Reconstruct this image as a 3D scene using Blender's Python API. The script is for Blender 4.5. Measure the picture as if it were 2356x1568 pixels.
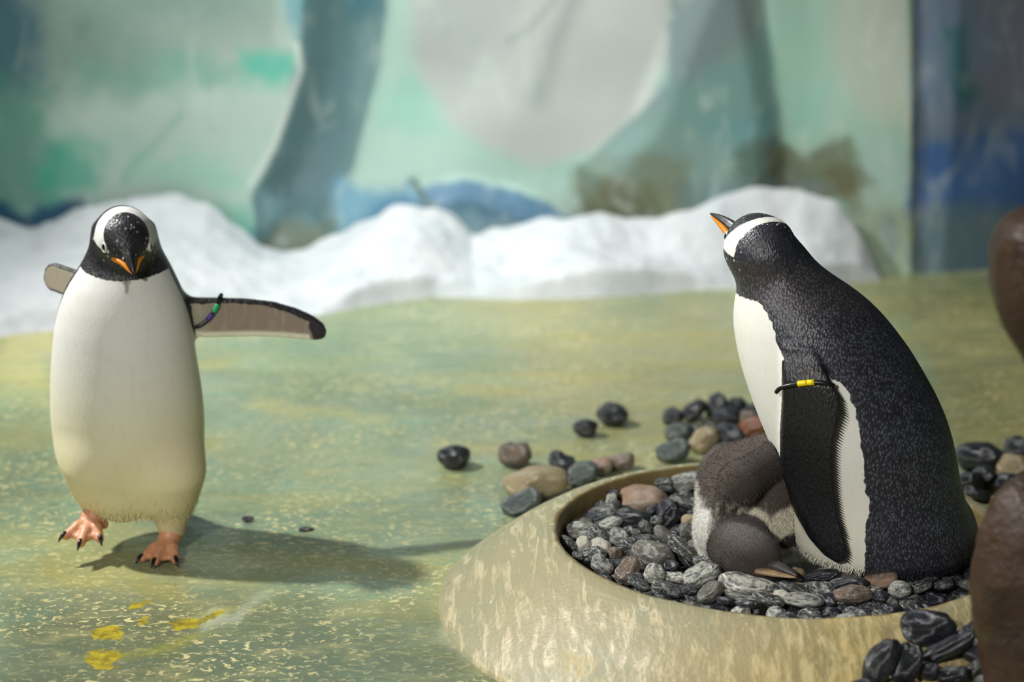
import bpy, math, random
import numpy as np
from mathutils import Vector, Matrix, Euler

for o in list(bpy.data.objects):
    bpy.data.objects.remove(o)
scene = bpy.context.scene
col = scene.collection
random.seed(7)
rng = np.random.default_rng(7)
PI = math.pi

# ------------------------------------------------------------------ camera
W, H, FPX = 2356.0, 1568.0, 4000.0
PITCH = math.radians(13.6)
CAMZ = 1.14
cam_d = bpy.data.cameras.new('camera')
cam_d.sensor_width = 36.0
cam_d.lens = FPX / W * 36.0
cam_d.clip_start = 0.05
cam_d.dof.use_dof = True
cam_d.dof.focus_distance = 2.86
cam_d.dof.aperture_fstop = 1.9
cam = bpy.data.objects.new('camera', cam_d)
cam.location = (0, 0, CAMZ)
cam.rotation_euler = (PI / 2 - PITCH, 0, 0)
col.objects.link(cam)
scene.camera = cam

# ------------------------------------------------------------------ world, lamps, exposure
world = bpy.data.worlds.new('world')
scene.world = world
world.use_nodes = True
bg = world.node_tree.nodes['Background']
bg.inputs[0].default_value = (0.86, 0.95, 1.0, 1)
bg.inputs[1].default_value = 0.035

def lamp(name, kind, loc, target, energy, color, **kw):
    d = bpy.data.lights.new(name, kind)
    d.energy = energy
    d.color = color
    for k, v in kw.items():
        setattr(d, k, v)
    o = bpy.data.objects.new(name, d)
    o.location = loc
    o.rotation_euler = (Vector(target) - Vector(loc)).to_track_quat('-Z', 'Y').to_euler()
    col.objects.link(o)
    return o

lamp('key_spotlight', 'SPOT', (-3.35, 3.80, 4.0), (0.1, 3.1, 0.2), 1330, (1.0, 0.98, 0.94),
     spot_size=math.radians(75), spot_blend=0.8, shadow_soft_size=0.10)
lamp('front_spotlight', 'SPOT', (-1.3, -0.6, 2.1), (0.55, 2.7, 0.25), 450, (1.0, 0.97, 0.93),
     spot_size=math.radians(54), spot_blend=1.0, shadow_soft_size=0.12)
lamp('added_wall_wash', 'AREA', (-0.5, 4.2, 3.2), (-0.4, 5.8, 0.65), 23, (0.97, 1.0, 1.0), size=1.2, spread=math.radians(75))  # unseen soft lamp, added to brighten the back wall

scene.view_settings.view_transform = 'Standard'
scene.view_settings.look = 'None'
scene.view_settings.exposure = 0.0
scene.view_settings.gamma = 1.0
scene.view_settings.use_curve_mapping = False

# ------------------------------------------------------------------ pixel <-> place
CP, SP = math.cos(PITCH), math.sin(PITCH)

def ray(px, py):
    a, b = (px - W / 2) / FPX, -(py - H / 2) / FPX
    return np.array([a, CP + b * SP, -SP + b * CP])

def on_z(px, py, z=0.0):
    d = ray(px, py)
    t = (z - CAMZ) / d[2]
    return np.array([0, 0, CAMZ]) + d * t

def on_y(px, py, y):
    d = ray(px, py)
    t = y / d[1]
    return np.array([0, 0, CAMZ]) + d * t

def to_px(x, y, z):
    zz = z - CAMZ
    dep = y * CP - zz * SP
    up = y * SP + zz * CP
    return W / 2 + FPX * x / dep, H / 2 - FPX * up / dep

# ------------------------------------------------------------------ numpy helpers
def lin(c):
    c = np.asarray(c, float) / 255.0
    return np.where(c <= 0.04045, c / 12.92, ((c + 0.055) / 1.055) ** 2.4)

def L4(*c):
    return tuple(lin(c)) + (1.0,)

def vnoise(x, y, z, seed=0):
    """value noise 0..1"""
    xi, yi, zi = np.floor(x).astype(np.int64), np.floor(y).astype(np.int64), np.floor(z).astype(np.int64)
    fx, fy, fz = x - xi, y - yi, z - zi
    fx, fy, fz = [f * f * (3 - 2 * f) for f in (fx, fy, fz)]
    def h(a, b, c):
        n = (a * 374761393 + b * 668265263 + c * 2147483647 + seed * 974634777) & 0xffffffff
        n = ((n ^ (n >> 13)) * 1274126177) & 0xffffffff
        return ((n ^ (n >> 16)) & 0xffff) / 65535.0
    r = 0
    for dx in (0, 1):
        for dy in (0, 1):
            for dz in (0, 1):
                w = (fx if dx else 1 - fx) * (fy if dy else 1 - fy) * (fz if dz else 1 - fz)
                r = r + w * h(xi + dx, yi + dy, zi + dz)
    return r

def fbm(x, y, z, seed=0, oct=4):
    r, a, s = 0, 0.5, 0
    for i in range(oct):
        r = r + a * vnoise(x, y, z, seed + i)
        s += a
        a *= 0.5
        x, y, z = x * 2.03, y * 2.03, z * 2.03
    return r / s

def sstep(a, b, x):
    t = np.clip((x - a) / (b - a), 0, 1)
    return t * t * (3 - 2 * t)

def poly_sdf(px, py, pts):
    """signed distance to a polygon, negative inside"""
    d = np.full(np.shape(px), 1e18)
    s = np.ones(np.shape(px))
    n = len(pts)
    for i in range(n):
        ax, ay = pts[i]
        bx, by = pts[i - 1]
        ex, ey = bx - ax, by - ay
        wx, wy = px - ax, py - ay
        t = np.clip((wx * ex + wy * ey) / (ex * ex + ey * ey + 1e-12), 0, 1)
        qx, qy = wx - ex * t, wy - ey * t
        d = np.minimum(d, qx * qx + qy * qy)
        c1 = py >= ay
        c2 = py < by
        c3 = ex * wy > ey * wx
        flip = (c1 & c2 & c3) | (~c1 & ~c2 & ~c3)
        s = np.where(flip, -s, s)
    return s * np.sqrt(d)

def line_dist(px, py, pts):
    d = np.full(np.shape(px), 1e18)
    for (ax, ay), (bx, by) in zip(pts[:-1], pts[1:]):
        ex, ey = bx - ax, by - ay
        wx, wy = px - ax, py - ay
        t = np.clip((wx * ex + wy * ey) / (ex * ex + ey * ey + 1e-12), 0, 1)
        d = np.minimum(d, (wx - ex * t) ** 2 + (wy - ey * t) ** 2)
    return np.sqrt(d)

# ------------------------------------------------------------------ mesh helpers
def mesh_from(name, verts, faces, smooth=True):
    me = bpy.data.meshes.new(name)
    verts = np.asarray(verts, np.float32)
    if isinstance(faces, np.ndarray) and faces.ndim == 2:
        n, k = faces.shape
        me.vertices.add(len(verts))
        me.vertices.foreach_set('co', verts.ravel())
        me.loops.add(n * k)
        me.loops.foreach_set('vertex_index', faces.ravel().astype(np.int32))
        me.polygons.add(n)
        me.polygons.foreach_set('loop_start', np.arange(0, n * k, k, dtype=np.int32))
        me.update(calc_edges=True)
    else:
        me.from_pydata([tuple(map(float, v)) for v in verts], [], [tuple(map(int, f)) for f in faces])
        me.update()
    if smooth:
        me.polygons.foreach_set('use_smooth', np.ones(len(me.polygons), bool))
    return me

def add_color(me, name, rgb):
    a = me.color_attributes.new(name, 'FLOAT_COLOR', 'POINT')
    c = np.ones((len(me.vertices), 4), np.float32)
    c[:, :3] = rgb
    a.data.foreach_set('color', c.ravel())

def add_float(me, name, v):
    a = me.attributes.new(name, 'FLOAT', 'POINT')
    a.data.foreach_set('value', np.asarray(v, np.float32))

def link(name, me, mat=None, parent=None):
    o = bpy.data.objects.new(name, me)
    col.objects.link(o)
    if mat is not None and me is not None:
        if not me.materials:
            me.materials.append(mat)
    if parent is not None:
        o.parent = parent
    return o

def thing(name, loc, label, cat, group=None):
    o = bpy.data.objects.new(name, None)
    o.empty_display_size = 0.05
    o.location = loc
    col.objects.link(o)
    tag(o, label, cat, group)
    return o

def tag(o, label=None, cat=None, group=None, kind=None):
    if label: o['label'] = label
    if cat: o['category'] = cat
    if group: o['group'] = group
    if kind: o['kind'] = kind
    return o

def part(name, verts, faces, mat, root, parent=None, smooth=True):
    """verts in world space; the root Empty carries the location"""
    v = np.asarray(verts, float) - np.array(root.location)
    me = mesh_from(name, v, faces, smooth)
    o = link(name, me, mat, parent or root)
    return o

def grid_faces(nu, nv, wrap_v=False):
    i, j = np.meshgrid(np.arange(nu - 1), np.arange(nv if wrap_v else nv - 1), indexing='ij')
    j2 = (j + 1) % nv
    return np.stack([i * nv + j, (i + 1) * nv + j, (i + 1) * nv + j2, i * nv + j2], -1).reshape(-1, 4)

def tube(pts, radii, seg=12, caps=True):
    pts = [np.asarray(p, float) for p in pts]
    n = len(pts)
    vs = []
    up = np.array([0.13, 0.21, 0.97])
    prev = None
    for i in range(n):
        t = pts[min(i + 1, n - 1)] - pts[max(i - 1, 0)]
        t = t / (np.linalg.norm(t) + 1e-12)
        if prev is None:
            a = np.cross(t, up)
            if np.linalg.norm(a) < 1e-3: a = np.cross(t, [1, 0, 0])
        else:
            a = prev - t * np.dot(prev, t)
        a = a / np.linalg.norm(a)
        prev = a
        b = np.cross(t, a)
        for k in range(seg):
            th = 2 * PI * k / seg
            vs.append(pts[i] + radii[i] * (math.cos(th) * a + math.sin(th) * b))
    fs = [tuple(f) for f in grid_faces(n, seg, True)]
    if caps:
        vs += [pts[0], pts[-1]]
        c0, c1 = n * seg, n * seg + 1
        for k in range(seg):
            fs.append((c0, k, (k + 1) % seg))
            fs.append((c1, (n - 1) * seg + (k + 1) % seg, (n - 1) * seg + k))
    return np.array(vs), fs

def surface_nets(F, lo, h, smooth_it=2):
    nx, ny, nz = F.shape
    S = F < 0
    corners = [(i, j, k) for i in (0, 1) for j in (0, 1) for k in (0, 1)]
    def sub(A, c):
        return A[c[0]:nx - 1 + c[0], c[1]:ny - 1 + c[1], c[2]:nz - 1 + c[2]]
    cnt = sum(sub(S, c).astype(np.int8) for c in corners)
    act = (cnt > 0) & (cnt < 8)
    idx = np.argwhere(act)
    N = len(idx)
    ids = np.full(act.shape, -1, np.int64)
    ids[act] = np.arange(N)
    acc = np.zeros((N, 3)); num = np.zeros(N)
    vals = {c: F[idx[:, 0] + c[0], idx[:, 1] + c[1], idx[:, 2] + c[2]] for c in corners}
    for a in corners:
        for ax in range(3):
            if a[ax] == 0:
                b = list(a); b[ax] = 1; b = tuple(b)
                va, vb = vals[a], vals[b]
                m = (va < 0) != (vb < 0)
                t = np.where(m, va / np.where(va == vb, 1, va - vb), 0)
                p = np.tile(np.array(a, float), (N, 1)); p[:, ax] += t
                acc[m] += p[m]; num[m] += 1
    V = (idx + acc / num[:, None]) * h + np.array(lo)
    quads = []
    for ax in range(3):
        o1, o2 = [(1, 2), (2, 0), (0, 1)][ax]
        sl0 = [slice(None)] * 3; sl1 = [slice(None)] * 3
        sl0[ax] = slice(0, -1); sl1[ax] = slice(1, None)
        a, b = S[tuple(sl0)], S[tuple(sl1)]
        e = np.argwhere(a != b)
        ok = (e[:, o1] > 0) & (e[:, o2] > 0)
        ok &= (e[:, o1] < F.shape[o1] - 1) & (e[:, o2] < F.shape[o2] - 1)
        e = e[ok]
        ins = S[e[:, 0], e[:, 1], e[:, 2]]
        def cid(d1, d2):
            q = e.copy(); q[:, o1] += d1; q[:, o2] += d2
            return ids[q[:, 0], q[:, 1], q[:, 2]]
        q = np.stack([cid(-1, -1), cid(0, -1), cid(0, 0), cid(-1, 0)], 1)
        q[~ins] = q[~ins][:, ::-1]
        quads.append(q)
    Q = np.concatenate(quads)
    Q = Q[(Q >= 0).all(1)]
    for _ in range(smooth_it):
        s = np.zeros_like(V); n = np.zeros(N)
        for k in range(4):
            a, b = Q[:, k], Q[:, (k + 1) % 4]
            for d in range(3):
                s[:, d] += np.bincount(a, V[b, d], N) + np.bincount(b, V[a, d], N)
            n += np.bincount(a, minlength=N) + np.bincount(b, minlength=N)
        V = 0.4 * V + 0.6 * s / np.maximum(n, 1)[:, None]
    return V, Q

class Grid:
    def __init__(s, lo, hi, h):
        s.lo, s.h = np.array(lo, float), h
        n = np.ceil((np.array(hi) - s.lo) / h).astype(int) + 1
        ax = [s.lo[i] + h * np.arange(n[i]) for i in range(3)]
        s.X = ax[0][:, None, None]; s.Y = ax[1][None, :, None]; s.Z = ax[2][None, None, :]

def ell(X, Y, Z, c, r, R=None):
    x, y, z = X - c[0], Y - c[1], Z - c[2]
    if R is not None:      # rows of R are the local axes
        x, y, z = (R[0][0] * x + R[0][1] * y + R[0][2] * z,
                   R[1][0] * x + R[1][1] * y + R[1][2] * z,
                   R[2][0] * x + R[2][1] * y + R[2][2] * z)
    k0 = np.sqrt((x / r[0]) ** 2 + (y / r[1]) ** 2 + (z / r[2]) ** 2)
    k1 = np.sqrt((x / r[0] ** 2) ** 2 + (y / r[1] ** 2) ** 2 + (z / r[2] ** 2) ** 2)
    return k0 * (k0 - 1) / (k1 + 1e-9)

def cap(X, Y, Z, a, b, ra, rb):
    a, b = np.asarray(a, float), np.asarray(b, float)
    e = b - a
    t = np.clip(((X - a[0]) * e[0] + (Y - a[1]) * e[1] + (Z - a[2]) * e[2]) / np.dot(e, e), 0, 1)
    return np.sqrt((X - a[0] - t * e[0]) ** 2 + (Y - a[1] - t * e[1]) ** 2 + (Z - a[2] - t * e[2]) ** 2) - (ra + (rb - ra) * t)

def smin(a, b, k):
    h = np.clip(0.5 + 0.5 * (b - a) / k, 0, 1)
    return b * (1 - h) + a * h - k * h * (1 - h)

def unit(v):
    v = np.asarray(v, float)
    return v / np.linalg.norm(v)

def frame(fwd, up):
    f = unit(fwd); u = np.asarray(up, float)
    u = unit(u - f * np.dot(u, f))
    return np.array([f, np.cross(u, f), u])      # forward, left, up

# ------------------------------------------------------------------ shader helpers
class NT:
    def __init__(s, name):
        s.mat = bpy.data.materials.new(name)
        s.mat.use_nodes = True
        s.t = s.mat.node_tree
        s.bsdf = s.t.nodes['Principled BSDF']
    def n(s, kind, **kw):
        nd = s.t.nodes.new(kind)
        for k, v in kw.items(): setattr(nd, k, v)
        return nd
    def set(s, sock, v):
        if isinstance(v, bpy.types.NodeSocket): s.t.links.new(v, sock)
        else: sock.default_value = v
    def coord(s, what='Object', scale=(1, 1, 1), rot=(0, 0, 0), loc=(0, 0, 0)):
        c = s.n('ShaderNodeTexCoord'); m = s.n('ShaderNodeMapping')
        s.t.links.new(c.outputs[what], m.inputs[0])
        m.inputs['Location'].default_value = loc
        m.inputs['Rotation'].default_value = rot
        m.inputs['Scale'].default_value = scale
        return m.outputs[0]
    def noise(s, vec, scale, detail=3, rough=0.55, dist=0.0, out=0):
        nd = s.n('ShaderNodeTexNoise')
        s.set(nd.inputs['Vector'], vec); s.set(nd.inputs['Scale'], scale)
        nd.inputs['Detail'].default_value = detail; nd.inputs['Roughness'].default_value = rough
        nd.inputs['Distortion'].default_value = dist
        return nd.outputs[out]
    def voro(s, vec, scale, feature='F1', out='Distance', rnd=1.0):
        nd = s.n('ShaderNodeTexVoronoi', feature=feature)
        s.set(nd.inputs['Vector'], vec); nd.inputs['Scale'].default_value = scale
        nd.inputs['Randomness'].default_value = rnd
        return nd.outputs[out]
    def math(s, op, a, b=0.0, c=0.0):
        nd = s.n('ShaderNodeMath', operation=op)
        s.set(nd.inputs[0], a); s.set(nd.inputs[1], b); s.set(nd.inputs[2], c)
        return nd.outputs[0]
    def mapr(s, v, a, b, c=0.0, d=1.0):
        nd = s.n('ShaderNodeMapRange', interpolation_type='SMOOTHSTEP')
        s.set(nd.inputs[0], v)
        for i, q in enumerate((a, b, c, d)): s.set(nd.inputs[i + 1], q)
        return nd.outputs[0]
    def mix(s, f, a, b, blend='MIX'):
        nd = s.n('ShaderNodeMix', data_type='RGBA', blend_type=blend)
        s.set(nd.inputs[0], f); s.set(nd.inputs[6], a); s.set(nd.inputs[7], b)
        return nd.outputs[2]
    def attr(s, name, out='Color'):
        nd = s.n('ShaderNodeAttribute', attribute_name=name)
        return nd.outputs[out]
    def rand(s):
        return s.n('ShaderNodeObjectInfo').outputs['Random']
    def bump(s, h, strength, dist):
        nd = s.n('ShaderNodeBump')
        nd.inputs['Strength'].default_value = strength
        nd.inputs['Distance'].default_value = dist
        s.set(nd.inputs['Height'], h)
        s.set(s.bsdf.inputs['Normal'], nd.outputs[0])
    def out(s, color=None, rough=None, spec=None, **kw):
        if color is not None: s.set(s.bsdf.inputs['Base Color'], color)
        if rough is not None: s.set(s.bsdf.inputs['Roughness'], rough)
        if spec is not None: s.set(s.bsdf.inputs['Specular IOR Level'], spec)
        for k, v in kw.items(): s.set(s.bsdf.inputs[k.replace('_', ' ')], v)
        return s.mat

# ================================================================== FLOOR
def paint(C, px, py, pts, rgb, soft, alpha=1.0, wob=0.0, seed=0, line=False, width=0):
    if wob:
        wx = (fbm(px / 60, py / 60, px * 0 + 3, seed) - 0.5) * 2 * wob
        wy = (fbm(px / 60, py / 60, px * 0 + 9, seed + 5) - 0.5) * 2 * wob
        px, py = px + wx, py + wy
    d = line_dist(px, py, pts) - width if line else poly_sdf(px, py, pts)
    m = (1 - sstep(-soft, soft, d)) * alpha
    C += m[:, None] * (lin(rgb)[None, :] - C)

def axis(a, b, fa, fb, step, coarse):
    v = list(np.arange(a, fa, coarse)) + list(np.arange(fa, fb, step)) + list(np.arange(fb, b + 1e-6, coarse))
    return np.array(v)

def build_floor():
    xs = axis(-4.5, 4.5, -1.9, 1.9, 0.016, 0.1)
    ys = axis(-1.0, 7.6, 2.2, 6.3, 0.016, 0.1)
    X, Y = np.meshgrid(xs, ys, indexing='ij')
    x, y = X.ravel(), Y.ravel()
    z = np.zeros_like(x)
    z += (fbm(x * 1.3, y * 1.3, z, 3) - 0.5) * 0.006
    yy = np.maximum(y, 1.6)
    px, py = to_px(x, yy, 0 * x)
    n1 = fbm(x * 1.8, y * 4.0, x * 0, 11)
    n2 = fbm(x * 3.2 + 7, y * 7.0, x * 0, 17)
    n3 = fbm(x * 1.1 + 20, y * 2.2, x * 0, 23)
    base = np.tile(lin((128, 146, 120)), (len(x), 1))
    def mixc(m, c):
        base[:] += m[:, None] * (lin(c)[None, :] - base)
    mixc(sstep(0.42, 0.66, n1) * 0.8, (170, 168, 112))
    mixc(sstep(0.5, 0.7, n2) * 0.6, (128, 165, 146))
    mixc(sstep(0.52, 0.74, n3) * 0.5, (158, 180, 164))
    B = lambda *a, **k: paint(base, px, py, *a, **k)
    B([(1000, 720), (1700, 680), (1760, 950), (1500, 1060), (1150, 940), (1150, 850)], (168, 158, 106), 70, .6, 60, 1)
    B([(1980, 660), (2600, 640), (2600, 1050), (2200, 1050), (2080, 760)], (150, 142, 88), 60, .7, 50, 2)
    B([(1900, 640), (2400, 620), (2400, 700), (1950, 720)], (110, 115, 68), 30, .6, 40, 22)
    B([(480, 720), (1050, 700), (1180, 820), (1050, 900), (760, 860), (480, 800)], (126, 148, 122), 50, .75, 60, 3)
    B([(470, 900), (760, 930), (980, 1010), (1000, 1120), (560, 1100), (460, 1020)], (146, 168, 148), 60, .7, 60, 4)
    B([(0, 760), (120, 760), (120, 880), (0, 880)], (215, 208, 150), 30, .7, 40, 5)
    B([(-300, 780), (110, 860), (130, 950), (-300, 920)], (196, 196, 140), 30, .5, 40, 25)
    B([(-200, 1000), (140, 1010), (140, 1200), (-200, 1180)], (112, 128, 106), 40, .6, 40, 6)
    B([(0, 1380), (400, 1330), (1000, 1420), (1200, 1568), (1200, 1900), (-100, 1900)], (94, 103, 80), 90, .85, 50, 7)
    B([(560, 920), (860, 945), (880, 965), (600, 950)], (186, 180, 122), 14, .7, 20, 8)
    B([(1000, 1010), (1500, 1040), (1500, 1070), (1000, 1040)], (178, 168, 104), 18, .6, 20, 9)
    B([(100, 1290), (420, 1330), (430, 1370), (60, 1350)], (176, 166, 92), 22, .6, 20, 10)
    B([(1040, 1390), (1100, 1440), (1260, 1560), (1250, 1600), (1010, 1470)], (208, 206, 186), 20, .6, 16, 12)
    # white wash and dropping smears dried on the paint
    B([(440, 1440), (560, 1380), (600, 1372), (640, 1370), (520, 1430), (470, 1452)], (204, 208, 194), 12, .5, 34, 13)
    B([(480, 1405), (510, 1400), (520, 1418), (460, 1440)], (210, 214, 204), 8, .5, 14, 14)
    C = base
    me = mesh_from('floor', np.stack([x, y, z], 1), grid_faces(len(xs), len(ys)))
    add_color(me, 'Col', C)
    # yellow dropping mask
    d = np.full(len(x), 1e9)
    for pts in ([(205, 1455), (250, 1440), (275, 1447), (288, 1466), (250, 1464), (215, 1462)],
                [(392, 1432), (440, 1426), (470, 1432), (440, 1444), (405, 1446)],
                [(470, 1418), (500, 1405), (515, 1402), (490, 1422)],
                [(300, 1395), (345, 1380), (340, 1386), (310, 1400)],
                [(322, 1425), (345, 1424), (340, 1436), (325, 1434)],
                [(200, 1500), (270, 1498), (285, 1506), (250, 1520), (270, 1538), (230, 1535), (200, 1520)]):
        wx = (fbm(px / 16, py / 16, px * 0, 41) - .5) * 26
        wy = (fbm(px / 16, py / 16, px * 0 + 5, 43) - .5) * 16
        d = np.minimum(d, poly_sdf(px + wx, py + wy, pts))
    smear = np.full(len(x), 1e9)
    for pts in ([(360, 1490), (440, 1462), (470, 1460), (400, 1492), (300, 1510), (230, 1512)],
                [(440, 1425), (520, 1400), (540, 1400), (470, 1432)]):
        smear = np.minimum(smear, poly_sdf(px, py, pts))
    add_float(me, 'yellow', -d)
    add_float(me, 'smear', 1 - sstep(-8, 14, smear))
    s = NT('painted_wet_concrete')
    vec = s.coord('Object')
    vst = s.coord('Object', (1, 2.2, 1))
    c = s.mix(1.0, s.attr('Col'), (.82, .83, .76, 1), 'MULTIPLY')
    f1 = s.noise(vst, 9, 6, 0.65, 0.6)
    c = s.mix(s.mapr(f1, .45, .72, 0, .34), c, L4(176, 170, 116))
    f2 = s.noise(s.coord('Object', (1, 2.0, 1), loc=(4, 3, 0)), 14, 6, 0.65, 0.8)
    c = s.mix(s.mapr(f2, .5, .75, 0, .4), c, L4(92, 118, 104))
    # worn pale flecks, thicker towards the viewer's end of the basin
    fl = s.noise(s.coord('Object', (1, 1.3, 1)), 62, 5, 0.62, 0.9)
    zone = s.noise(vec, 3.2, 2)
    c = s.mix(s.math('MULTIPLY', s.mapr(fl, .555, .60), s.mapr(zone, .38, .62, 0.25, .95)), c, L4(208, 198, 142))
    fd = s.noise(s.coord('Object', (1, 1.4, 1), loc=(9, 1, 0)), 45, 4, 0.6)
    c = s.mix(s.mapr(fd, .62, .72, 0, .55), c, L4(96, 112, 88))
    yl = s.attr('yellow', 'Fac')
    yn = s.noise(vec, 90, 4, .6)
    ym = s.mapr(s.math('ADD', yl, s.math('MULTIPLY', s.math('SUBTRACT', yn, .5), 26)), -7.0, -2.0, 0, .96)
    c = s.mix(s.math('MULTIPLY', s.attr('smear', 'Fac'), s.mapr(yn, .4, .6, .2, .6)), c, L4(160, 158, 40))
    c = s.mix(ym, c, s.mix(s.mapr(s.noise(vec, 40, 5, .7), .35, .65), L4(118, 106, 10), L4(186, 168, 18)))
    wet = s.noise(s.coord('Object', (1, 1.8, 1), loc=(2, 7, 0)), 4.5, 4, .6, .5)
    r = s.mapr(wet, .38, .62, .16, .46)
    h = s.math('ADD', s.math('MULTIPLY', s.noise(vst, 26, 5, .6), .7), s.math('MULTIPLY', fl, .3))
    s.bump(h, 0.45, 0.009)
    m = s.out(c, r, 0.45)
    o = link('floor', me, m)
    tag(o, 'green and yellow painted wet concrete floor with pale flecks', kind='structure')
build_floor()

# ================================================================== WALL (painted ice)
WALL_Y = 5.78
def wall_y(x):
    """plan of the wall: flat, stepping towards the viewer at the dark block on the right"""
    return WALL_Y - 0.12 * sstep(0.95, 1.40, x) + 0.55 * np.maximum(x - 1.44, 0) * 0.6

def build_wall():
    xs = axis(-4.5, 4.5, -2.3, 2.3, 0.012, 0.08)
    zs = axis(-0.02, 2.6, -0.02, 1.0, 0.012, 0.08)
    X, Z = np.meshgrid(xs, zs, indexing='ij')
    x, z = X.ravel(), Z.ravel()
    y = wall_y(x)
    px, py = to_px(x, y, z)
    # sculpted relief
    wedge = [(720, -300), (900, -300), (885, 60), (870, 150), (835, 300), (800, 420), (770, 560), (600, 590), (575, 450), (630, 350), (684, 130)]
    dw = poly_sdf(px, py, wedge)
    rel = 0.05 * (1 - sstep(-90, 6, dw))
    hump = poly_sdf(px, py, [(940, 440), (1060, 405), (1200, 435), (1330, 515), (1320, 640), (940, 640)])
    rel -= 0.05 * (1 - sstep(-60, 10, hump))
    mid = poly_sdf(px, py, [(1560, 0), (1700, -300), (1760, 0), (1800, 250), (1810, 380), (1760, 640), (1350, 640), (1330, 380), (1450, 270)])
    rel -= 0.05 * (1 - sstep(-80, 10, mid))
    rel += (fbm(x * 1.8, z * 1.8, x * 0, 51, 2) - .5) * 0.07
    blk = sstep(2096, 2112, px + (py - 300) * 0.0)
    y = y + rel + blk * 0.03
    C = np.tile(lin((184, 210, 196)), (len(x), 1))
    q = fbm(x * 2.4, z * 2.4, x * 0, 61)
    q2 = fbm(x * 1.5 + 9, z * 3.4, x * 0, 67)
    C += (sstep(.48, .7, q) * .5)[:, None] * (lin((120, 190, 168)) - C)
    C += (sstep(.5, .72, q2) * .45)[:, None] * (lin((190, 202, 194)) - C)
    P = lambda *a, **k: paint(C, px, py, *a, **k)
    P([(-400, -500), (660, -500), (660, 60), (620, 110), (400, 180), (-400, 260)], (140, 162, 154), 70, .85, 60, 1)
    P([(330, 60), (640, 10), (660, 150), (420, 170)], (168, 184, 174), 50, .6, 40, 91)
    P([(-400, -500), (60, -500), (95, 120), (60, 220), (-400, 220)], (62, 108, 124), 40, .85, 40, 2)
    P([(-200, 200), (110, 190), (130, 480), (-200, 500)], (92, 150, 134), 50, .8, 60, 3)
    P([(100, 330), (215, 320), (225, 420), (150, 470), (90, 430)], (74, 176, 148), 30, .75, 50, 4)
    P([(160, 160), (430, 110), (600, 150), (560, 190), (200, 230)], (128, 178, 160), 40, .7, 50, 5)
    P([(560, 120), (665, 110), (682, 160), (640, 195), (560, 180)], (92, 190, 168), 26, .85, 30, 6)
    P([(300, 380), (420, 360), (520, 380), (560, 450), (400, 440)], (150, 208, 184), 40, .6, 60, 7)
    P([(420, 260), (300, 390), (290, 420)], (110, 172, 146), 16, .6, 10, 8, line=True, width=5)
    P([(170, 60), (210, 40), (195, 85)], (110, 140, 134), 20, .6, 10, 9)
    P([(-300, 480), (60, 470), (200, 470), (190, 500), (110, 560), (-300, 580)], (34, 84, 118), 22, .9, 40, 10)
    P([(480, 470), (590, 470), (600, 560), (540, 550)], (110, 186, 164), 30, .7, 40, 11)
    P([(545, 535), (610, 530), (610, 580), (560, 570)], (70, 130, 150), 16, .7, 20, 12)
    P([(640, -100), (740, -100), (700, 70), (688, 110), (655, 50)], (106, 168, 182), 12, .8, 8, 13)
    P([(884, -400), (1000, -400), (985, 130), (1060, 270), (1160, 360), (1330, 420), (1330, 480), (1000, 440), (800, 440), (870, 200)], (178, 208, 196), 24, .85, 20, 14)
    P([(880, 180), (985, 170), (1010, 300), (860, 300)], (150, 204, 188), 36, .6, 30, 92)
    P([(905, -600), (1545, -600), (1545, 100), (1500, 250), (1390, 345), (1250, 385), (1120, 345), (1030, 275), (965, 180)], (192, 196, 193), 22, .95, 12, 15)
    P([(905, -600), (1200, -600), (1180, 100), (1060, 200), (960, 120)], (168, 176, 174), 60, .6, 40, 16)
    P([(1310, -200), (1275, 0), (1215, 70), (1170, 95)], (126, 138, 136), 14, .75, 6, 17, line=True, width=3)
    P([(1335, -200), (1320, 0), (1270, 120), (1235, 230)], (148, 158, 156), 34, .8, 6, 18, line=True, width=14)
    # dark iceberg wedge: shaded side of the buttress laid on as paint
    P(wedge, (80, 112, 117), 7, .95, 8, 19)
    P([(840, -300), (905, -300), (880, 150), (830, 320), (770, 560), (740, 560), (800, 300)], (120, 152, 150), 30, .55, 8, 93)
    P([(640, 330), (800, 300), (780, 480), (600, 470)], (106, 130, 136), 40, .6, 30, 20)
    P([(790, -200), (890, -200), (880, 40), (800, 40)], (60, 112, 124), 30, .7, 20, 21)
    P([(590, 530), (760, 500), (765, 620), (590, 620)], (104, 106, 78), 24, .65, 40, 22)
    P([(580, 440), (625, 440), (640, 520), (590, 520)], (120, 158, 162), 20, .6, 30, 23)
    P([(680, 100), (690, 160), (660, 250), (625, 345), (575, 430)], (222, 230, 222), 7, .9, 4, 24, line=True, width=6)  # lit edge left of the wedge, painted as a pale line
    # blue sea line and hump
    P([(770, 430), (950, 425), (1000, 520), (770, 570)], (106, 158, 184), 22, .85, 30, 25)
    P([(850, 480), (960, 460), (980, 530), (850, 530)], (66, 124, 164), 20, .6, 30, 95)
    P([(945, 440), (1000, 420), (1060, 412), (1200, 438), (1325, 515), (1310, 560), (1010, 540)], (66, 108, 142), 10, .9, 14, 26)
    P([(1040, 450), (1140, 440), (1180, 480), (1060, 490)], (72, 108, 122), 22, .7, 30, 27)
    P([(950, 425), (1000, 470), (1040, 520)], (76, 92, 78), 10, .8, 16, 28, line=True, width=8)
    P([(1040, 500), (1320, 500), (1320, 580), (1040, 580)], (150, 180, 180), 24, .75, 40, 29)
    P([(1200, 490), (1330, 500), (1320, 530), (1220, 520)], (60, 122, 160), 18, .6, 30, 30)
    # grey green iceberg
    P([(1545, -400), (1770, -400), (1760, 0), (1795, 250), (1810, 390), (1800, 620), (1350, 620), (1332, 380), (1450, 275), (1540, 190)], (116, 142, 138), 10, .93, 10, 31)
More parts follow.
